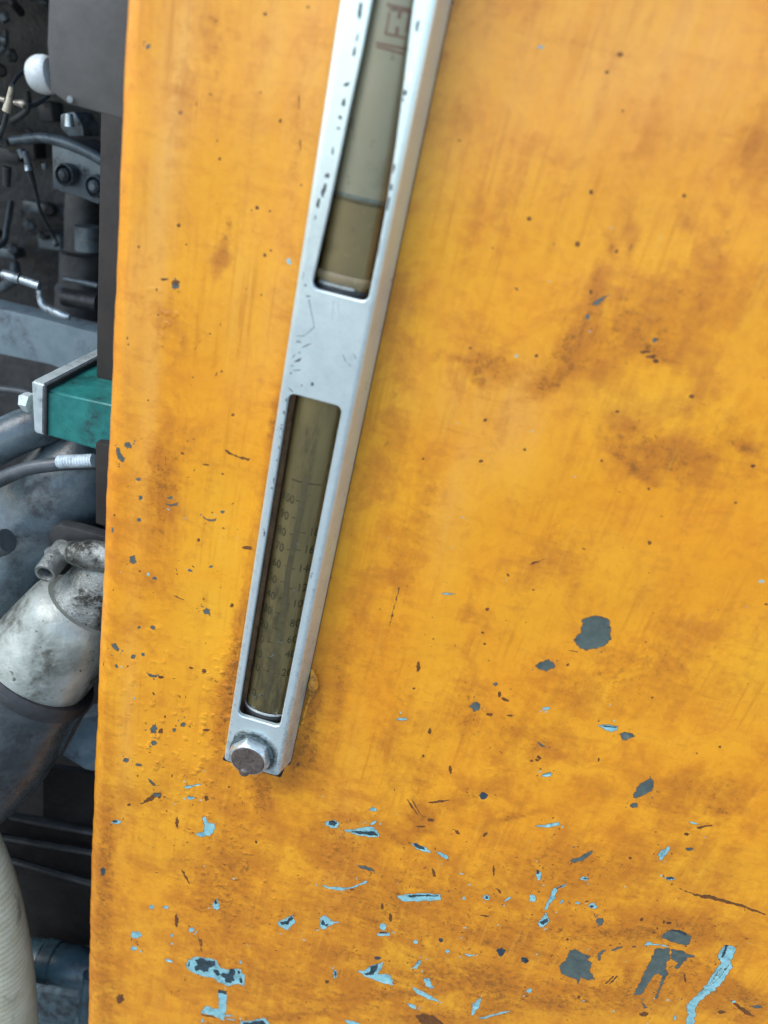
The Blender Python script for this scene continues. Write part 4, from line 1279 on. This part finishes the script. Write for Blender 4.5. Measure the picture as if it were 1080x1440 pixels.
# small brass tee with hoses
tee = solid('hose_fitting', 'small pale tee fitting with thin hoses left of the dark plate', 'pipe fitting', at=(14, 140, .25))
pipe('fitting_body', [(17, 122, .25, 4), (15, 135, .25, 5), (13, 145, .25, 6), (10, 157, .25, 7)], M_brass, tee, 16, 2)
pipe('fitting_arm', [(20, 144, .245, 3), (27, 145, .245, 5), (35, 147, .245, 6), (37, 149, .245, 3)], M_brass, tee, 16, 2)
pipe('fitting_arm', [(1, 139, .25, 4), (8, 141, .25, 4)], M_brass, tee, 12, 1)
thin = [('thin black hose arching up from the pale tee fitting', [(17, 120, .25, 2.5), (26, 106, .26, 2.5), (42, 96, .27, 2.5), (62, 92, .28, 2.5), (90, 100, .3, 2.5)]),
        ('thin black hose drooping from the tee fitting under the white knob', [(37, 148, .245, 3), (50, 147, .25, 3), (66, 136, .26, 3), (80, 120, .27, 3)]),
        ('thin black hose dropping down below the pale tee fitting', [(10, 158, .25, 3.5), (4, 180, .26, 3.5), (-10, 210, .27, 3.5)]),
        ('thin hose running down from the fitting left of the twin port valve', [(36, 214, .28, 4), (42, 240, .28, 5), (50, 268, .3, 3), (58, 300, .32, 2.5), (74, 330, .34, 3), (80, 345, .34, 4)]),
        ('thin dark hose curving past the lower left of the pump', [(-8, 350, .34, 4), (6, 340, .35, 4), (10, 320, .36, 4), (16, 285, .38, 4)])]
for lab, sp in thin:
    o = pipe('thin_hose', sp, M_hose, None, 12, 6)
    tagit(o, lab, 'hose', 'thin hoses of the engine bay')

# valve block with two round ports, and pump below
vb = solid('valve_block', 'grey cast valve block with two round ports behind the tank edge', 'valve', at=(105, 240, .3))
prism('block_body', [(72, 200), (88, 196), (128, 216), (144, 232), (146, 262), (140, 288), (128, 284), (108, 276), (74, 266)], .30, .10, M_block, vb, .004)
for cx, cy in ((92, 246), (134, 262)):
    p = P(cx, cy, deep(.296))
    bm = bmesh.new()
    rr = 14 * mpp(cx, cy, deep(.296))
    prof = [(1.0, .010), (1.0, -.004), (.86, -.006), (.76, -.002), (.72, .012), (.60, .012), (.56, -.006), (.30, -.010), (.02, -.010)]
    rg = [[bm.verts.new((p.x + rr * a_ * math.cos(2 * math.pi * k / 32), p.y + y_, p.z + rr * 1.1 * a_ * math.sin(2 * math.pi * k / 32))) for k in range(32)] for a_, y_ in prof]
    for A, B in zip(rg, rg[1:]):
        for k in range(32): bm.faces.new((A[k], A[(k + 1) % 32], B[(k + 1) % 32], B[k]))
    from_bm('port', bm, M_block, vb, True, 40)
pipe('block_flange', [(34, 196, .30, 7), (60, 194, .30, 7), (90, 200, .30, 8), (120, 212, .30, 8), (145, 226, .30, 8)], M_block, vb, 16, 4)
prism('block_boss', [(84, 160), (104, 156), (116, 176), (118, 192), (96, 192), (84, 180)], .29, .05, M_block, vb, .004)
pipe('block_screw', [(97, 160, .285, 5), (98, 178, .285, 7)], M_bright, vb, 12, 1)

pu = solid('hydraulic_pump', 'dark cylindrical pump body standing under the twin port valve', 'pump', at=(120, 350, .34))
pipe('pump_body', [(118, 270, .36, 24), (118, 300, .36, 26), (119, 352, .36, 27), (120, 356, .36, 34), (121, 400, .36, 36), (122, 404, .36, 42), (124, 440, .36, 44)], M_darkmetal, pu, 32, 1)
pipe('pump_sleeve', [(122, 318, .335, 17), (124, 352, .335, 18)], M_block, pu, 24, 1)
pipe('pump_flange', [(90, 392, .33, 4), (112, 396, .33, 4), (138, 402, .33, 4)], M_block, pu, 12, 2)
pipe('pump_flange', [(90, 418, .33, 12), (138, 426, .33, 12)], M_darkmetal, pu, 16, 1)

# clutter of small fittings at the far left top
clut = [('small pale blue fitting at the far upper left corner', (4, 22, .4, 8), (9, 30, .4, 6), M_block), ('tiny violet tinted cap under the pale blue fitting', (3, 55, .4, 5), (10, 57, .4, 5), M_block),
        ('grey elbow joint left of the valve block', (16, 198, .32, 6), (34, 196, .32, 6), M_block), ('small grey nut on the hose left of the valve block', (28, 210, .32, 5), (34, 222, .32, 6), M_block),
        ('small steel nut beside the left port of the valve block', (62, 230, .31, 4), (64, 238, .31, 4), M_block), ('tiny round nut between the hoses left of the valve', (38, 232, .275, 4), (40, 240, .275, 5), M_bright),
        ('dark fitting stub above the left end of the steel coupling', (10, 235, .33, 6), (9, 262, .33, 5), M_darkmetal)]
for lab, a, b, m in clut:
    o = pipe('pipe_fitting', [a, b], m, None, 14, 1)
    tagit(o, lab, 'pipe fitting', 'small fittings by the engine')
en = solid('engine', 'dark crowded engine far back behind the hoses at the upper left', 'engine', at=(40, 250, .4))
prism('engine_wall', [(-160, -80), (140, -80), (150, 440), (-160, 440)], .44, .06, worn('dark_engine_side', (0.020, 0.019, 0.017), (0.042, 0.039, 0.035), 14, (0.35, 0.7), 0.1, (0.07, 0.07, 0.065), 0.4, .8, .01), en, .004)
re_ = random.Random(5)
mats_ = [M_darkmetal, M_darkmetal, M_block, M_post, M_hose]
for k in range(16):
    x_, y_ = re_.uniform(-10, 72), re_.uniform(-10, 430)
    r_ = re_.uniform(4, 10)
    pipe('engine_bolt', [(x_, y_, .43, r_), (x_ + 1, y_ + 1, .415, r_ * .95), (x_ + 1.5, y_ + 1.5, .411, r_ * .6)], re_.choice(mats_), en, re_.choice((6, 20)), 1)
for k in range(6):
    x_, y_ = re_.uniform(-20, 60), re_.uniform(-20, 420)
    an, L_e = re_.uniform(0, 6.28), re_.uniform(16, 60)
    r_ = re_.uniform(3, 9)
    pipe('engine_tube', [(x_, y_, .42, r_), (x_ + L_e * .5 * math.cos(an), y_ + L_e * .5 * math.sin(an), .40, r_), (x_ + L_e * math.cos(an + .5), y_ + L_e * math.sin(an + .5), .41, r_ * 1.1)], re_.choice(mats_), en, 16, 5)
for k in range(8):
    x_, y_ = re_.uniform(-20, 70), re_.uniform(0, 420)
    w_, h_, sk = re_.uniform(14, 40), re_.uniform(10, 30), re_.uniform(-4, 8)
    prism('engine_cover', [(x_, y_), (x_ + w_, y_ + sk), (x_ + w_ + 3, y_ + h_ + sk), (x_ + 2, y_ + h_)], .42, .05, re_.choice(mats_), en, .006)

# bright coupling with pipe at left
cp = solid('steel_coupling', 'bright steel coupling pointing down right at the left frame edge', 'coupling', at=(30, 395, .28))
pipe('coupling_sleeve', [(5, 386, .28, 7), (28, 392, .28, 7.5)], M_bright, cp, 18, 1)
pipe('coupling_sleeve', [(30, 393, .28, 6), (56, 402, .28, 6.5)], M_bright, cp, 18, 1)
pipe('coupling_collar', [(-8, 384, .28, 5), (5, 386, .28, 5)], M_darkmetal, cp, 14, 1)
el2 = solid('elbow_fitting', 'dull elbow fitting between the steel coupling and the grey beam', 'pipe fitting', at=(60, 425, .28))
pipe('elbow_body', [(55, 408, .28, 4), (57, 420, .28, 5), (62, 430, .28, 6), (76, 438, .28, 6.5), (88, 443, .28, 6), (98, 446, .28, 4)], M_bright, el2, 16, 4)

# grey-blue beam
o = prism('support_beam', [(-90, 412), (0, 434), (60, 448), (150, 472), (200, 486), (200, 580), (150, 545), (72, 513), (0, 498), (-90, 480)], .30, .05, M_beam, None, .003)
tagit(o, 'wide grey blue steel beam crossing behind above the green housing', 'beam')
o = prism('dark_backing', [(-90, 470), (0, 492), (150, 530), (200, 545), (200, 700), (-90, 700)], .42, .02, M_darkmetal, None, .002)  # dark sheet filling the dark space behind the beam
tagit(o, 'dark flat sheet filling the dark space under the grey blue beam', 'metal plate')
o = pipe('thin_hose', [(-20, 545, .27, 5), (0, 547, .27, 5), (20, 549, .27, 5), (40, 553, .27, 5), (60, 562, .27, 5)], M_hose, None, 14, 5)
tagit(o, 'thin grey hose entering the left side of the green housing', 'hose')

# green housing: front face, top face rising to the right, cover plate at its left end
gh = solid('gear_housing', 'green painted cast housing with pale end cover behind the tank edge', 'housing', at=(110, 620, .1))
bm = bmesh.new()
ft = [P(60, 547, .11), P(200, 578, .11), P(200, 652, .11), P(62, 612, .11)]
topb = P(140, 480, .11 + .17)
back_off = Vector((0.0, 0.14, 0.0))
fv = [bm.verts.new(p) for p in ft]
bv = [bm.verts.new(p + back_off) for p in ft]
bm.faces.new(fv)
bm.faces.new(bv[::-1])
for k in range(4): bm.faces.new((fv[k], fv[(k + 1) % 4], bv[(k + 1) % 4], bv[k]))
bmesh.ops.recalc_face_normals(bm, faces=bm.faces)
bmesh.ops.bevel(bm, geom=list(bm.edges), offset=.003, segments=3, affect='EDGES')
from_bm('housing_body', bm, M_green, gh, True, 35)
bm = bmesh.new()
ct = [P(43, 535, .108), P(63, 541, .108), P(62, 613, .108), P(47, 609, .108)]
fv = [bm.verts.new(p) for p in ct]
bv = [bm.verts.new(p + back_off * 1.05) for p in ct]
bm.faces.new(fv); bm.faces.new(bv[::-1])
for k in range(4): bm.faces.new((fv[k], fv[(k + 1) % 4], bv[(k + 1) % 4], bv[k]))
bmesh.ops.recalc_face_normals(bm, faces=bm.faces)
bmesh.ops.bevel(bm, geom=list(bm.edges), offset=.0025, segments=3, affect='EDGES')
from_bm('end_cover', bm, M_cover, gh, True, 35)
prism('cover_gasket', [(62, 542), (66, 543), (65, 613), (61, 612)], .1065, .14, M_rubber, gh, .001)
pipe('cover_bolt', [(33, 565, .125, 13), (37, 565, .125, 14), (44, 567, .125, 14)], M_cover, gh, 6, 1)

# upper round pipe, lower left of the housing
o = pipe('round_duct', [(-60, 655, .12, 30), (-20, 632, .13, 30), (30, 607, .15, 30), (80, 590, .18, 30), (160, 560, .22, 30)], M_duct, None, 32, 4)
tagit(o, 'blue grey round duct passing below left of the green housing', 'duct')

# black corrugated hose with pale sleeve
bh = solid('corrugated_hose', 'black hose with bright ribbed sleeve just below the green housing', 'hose', at=(100, 650, .12))
pipe('hose_body', [(-40, 690, .10, 12), (0, 674, .10, 11), (35, 660, .105, 10), (70, 654, .11, 10), (110, 651, .12, 10), (160, 652, .13, 10)], M_hose, bh, 20, 5)
pipe('ribbed_sleeve', [(82 + k * 2.0, 649.5 - k * .08, .104, 8 + (1.8 if k % 2 else 0)) for k in range(26)], M_ridge, bh, 18, 1)

# big grey duct diagonal
o = pipe('large_duct', [(-120, 930, .10, 78), (-60, 870, .12, 78), (0, 800, .14, 76), (60, 728, .17, 72), (130, 650, .20, 66), (200, 570, .24, 62)], M_duct, None, 48, 5)
tagit(o, 'large dusty grey rubber duct running diagonally in the middle left', 'duct')
o = pipe('pipe_stub', [(-30, 770, .07, 20), (-10, 766, .07, 20), (4, 762, .07, 19), (10, 760, .07, 17)], M_hose, None, 24, 1)
tagit(o, 'dark stub of pipe at the left frame edge over the large duct', 'pipe')

# cast bracket with tube
br = solid('cast_bracket', 'weathered aluminium bracket with open round eye above the light pipe', 'bracket', at=(100, 800, .06))
prism('bracket_web', [(68, 756), (72, 742), (84, 738), (110, 744), (150, 756), (190, 760), (190, 800), (120, 790), (70, 785)], .10, .015, M_darkmetal, br, .002)
pipe('bracket_arm', [(70, 778, .085, 9), (90, 776, .08, 13), (112, 778, .075, 19), (140, 782, .075, 23), (190, 786, .08, 24)], M_castal, br, 24, 5)
bm = bmesh.new()
pa_, pb_ = P(64, 806, .045), P(82, 782, .075)
ax = (pb_ - pa_).normalized()
n_, b2 = frame_from(ax)
rr = 16 * mpp(64, 806, .045)
prof = [(.60, .03), (.60, 0.0005), (.68, -.0015), (.9, -.0015), (1.0, .001), (1.02, .02), (1.0, .045)]
rg = [[bm.verts.new(pa_ + ax * d_ + (n_ * math.cos(2 * math.pi * k / 32) + b2 * math.sin(2 * math.pi * k / 32)) * rr * a_) for k in range(32)] for a_, d_ in prof]
for A, B in zip(rg, rg[1:]):
    for k in range(32): bm.faces.new((A[k], A[(k + 1) % 32], B[(k + 1) % 32], B[k]))
bm.faces.new(rg[0])
from_bm('bracket_eye', bm, M_castal, br, True, 40)

# light metal pipe with neck; dark boot over its lower left end
lp = solid('light_pipe', 'light oxidised metal pipe coming from behind the tank edge', 'pipe', at=(80, 930, .05))
pipe('pipe_neck', [(176, 792, .105, 48), (150, 822, .095, 50), (118, 858, .08, 54)], M_castal, lp, 48, 1)
pipe('pipe_body', [(124, 850, .082, 60), (116, 860, .079, 71), (104, 874, .075, 74), (70, 914, .06, 78), (40, 950, .048, 80), (10, 985, .036, 82)], M_pipe, lp, 64, 2)
bt = solid('rubber_boot', 'dark rubber boot pushed over the end of the light pipe', 'rubber boot', at=(20, 1050, .03))
pipe('boot_body', [(52, 944, .052, 84), (48, 949, .050, 87), (44, 954, .048, 86), (30, 972, .042, 87), (12, 1000, .034, 89), (-6, 1030, .03, 92), (-34, 1062, .03, 96), (-80, 1096, .03, 98), (-140, 1130, .03, 98), (-220, 1160, .03, 98)], M_boot, bt, 64, 4)
pipe('boot_lip', [(56, 939, .054, 84), (53, 943, .0525, 87.5), (49, 948, .051, 87.5)], M_rubber, bt, 64, 1)

# blue-grey ledge under it and black plates below
o = prism('blue_ledge', [(88, 1062), (116, 1010), (180, 1000), (180, 1094), (120, 1082)], .12, .03, M_bluepl, None, .002)
tagit(o, 'small dusty blue grey ledge between dark boot and tank edge', 'ledge')
bl = [('black oily plate just below the blue grey ledge', [(60, 1078), (200, 1100), (200, 1170), (60, 1150)], .13),
      ('dark ribbed plate with faint ridges below the boot', [(-40, 1140), (200, 1176), (200, 1262), (-40, 1218)], .14),
      ('lowest black plate above the blue grey hose end', [(-40, 1216), (200, 1262), (200, 1330), (-40, 1330)], .16)]
for lab, pts, y in bl:
    o = prism('black_plate', pts, y, .01, M_blackpl, None, .002)
    tagit(o, lab, 'metal plate', 'black plates low in the engine bay')
for lab, a, b, c, d in (('upper dark strip edge on the ribbed plate', 15, 1148, 140, 1172), ('middle dark strip edge on the ribbed plate', 0, 1176, 140, 1200), ('lower dark strip edge on the ribbed plate', 0, 1204, 140, 1245)):
    o = pipe('dark_strip', [(a, b, .128, 5), (c, d, .128, 5)], M_darkmetal, None, 8, 1)
    tagit(o, lab, 'strip', 'dark strips on the ribbed plate')

# blue-grey hose joint at the bottom
bj = solid('hose_joint', 'blue grey hose joint lying across the bottom left', 'hose joint', at=(80, 1360, .12))
pipe('joint_body', [(30, 1344, .12, 24), (62, 1350, .12, 26)], M_bluehose, bj, 32, 1)
pipe('joint_body', [(62, 1350, .12, 28), (78, 1354, .12, 28)], M_bluehose, bj, 32, 1)
pipe('joint_body', [(78, 1354, .12, 26), (112, 1361, .12, 27), (120, 1363, .12, 24), (170, 1372, .12, 24)], M_bluehose, bj, 32, 1)
o = pipe('standing_pipe', [(126, 1370, .10, 9), (122, 1400, .10, 9), (118, 1470, .10, 9)], M_bluehose, None, 20, 1)
tagit(o, 'thin dark blue pipe standing beside the tank foot at the bottom', 'pipe')
o = prism('bottom_plate', [(20, 1388), (125, 1405), (150, 1500), (20, 1500)], .15, .02, worn('speckled_blue_dirt', (0.03, 0.05, 0.06), (0.09, 0.14, 0.16), 70, (0.3, 0.6), 0, (0.01, 0.01, 0.01), .6, .7, .004), None, .002)
tagit(o, 'dirty blue speckled plate at the very bottom left', 'metal plate')

# cream spiral-ribbed hose
def cream_hose():
    spec = [(-34, 1170, .02, 26), (-16, 1240, .02, 34), (-6, 1320, .02, 42), (-2, 1400, .02, 48), (0, 1500, .02, 52)]
    pts = smooth_path([P(a, b, y) for a, b, y, r in spec], 60)
    rad = [v.x for v in smooth_path([Vector((r * mpp(a, b, y), 0, 0)) for a, b, y, r in spec], 60)]
    bm = bmesh.new()
    rings = tube_bm(bm, pts, rad, 72)
    # spiral ribs
    L = 0
    for i, ring in enumerate(rings):
        if i: L += (pts[i] - pts[i - 1]).length
        for k, v in enumerate(ring):
            ph = L / 0.0115 - 3 * k / 72
            h = math.cos(2 * math.pi * ph)
            d = (v.co - pts[i]).normalized()
            v.co += d * (0.0007 * max(-0.3, h))
    return from_bm('cream_hose', bm, M_cream, None, True, 60)


tagit(cream_hose(), 'thick cream coloured spiral ribbed hose with dark stain at the bottom left', 'hose')

# bay walls so that no daylight shows through
z_f = -2.3
bm = bmesh.new()
q = [(-2.4, 1.6, z_f), (XE + .02, 1.6, z_f), (XE + .02, 1.6, .5), (-2.4, 1.6, .5)]
vs_ = [bm.verts.new(v) for v in q] + [bm.verts.new((v[0], v[1] + .03, v[2])) for v in q]
bm.faces.new(vs_[:4]); bm.faces.new(vs_[4:][::-1])
for k in range(4): bm.faces.new((vs_[k], vs_[(k + 1) % 4], vs_[4 + (k + 1) % 4], vs_[4 + k]))
o = from_bm('bay_wall', bm, M_darkmetal)
tagit(o, kind='structure')
bm = bmesh.new()
q = [(-2.4, .02, -1.9), (XE - .002, .02, -1.9), (XE - .002, 1.6, -1.9), (-2.4, 1.6, -1.9)]
bm.faces.new([bm.verts.new(v) for v in q])
o = from_bm('bay_floor', bm, M_blackpl)
tagit(o, kind='structure')
bm = bmesh.new()  # unseen roof, added to cut sky light and darken the bay
q = [(-2.4, .06, .30), (XE - .004, .06, .30), (XE - .004, 1.6, .30), (-2.4, 1.6, .30)]
vs_ = [bm.verts.new(v) for v in q] + [bm.verts.new((v[0], v[1], v[2] + .01)) for v in q]
bm.faces.new(vs_[:4]); bm.faces.new(vs_[4:][::-1])
for k in range(4): bm.faces.new((vs_[k], vs_[(k + 1) % 4], vs_[4 + (k + 1) % 4], vs_[4 + k]))
o = from_bm('bay_sky_blocker', bm, M_darkmetal)
tagit(o, kind='structure')
# concrete yard the machine stands on
bm = bmesh.new()
g_ = 30
bm.faces.new([bm.verts.new(v) for v in ((-g_, -g_, -2.31), (g_, -g_, -2.31), (g_, g_, -2.31), (-g_, g_, -2.31))])
o = from_bm('ground', bm, worn('concrete', (0.10, 0.10, 0.095), (0.14, 0.135, 0.13), 1.5, (0.7, 0.9), 0, (0.15, 0.14, 0.13), .3))
tagit(o, kind='structure')
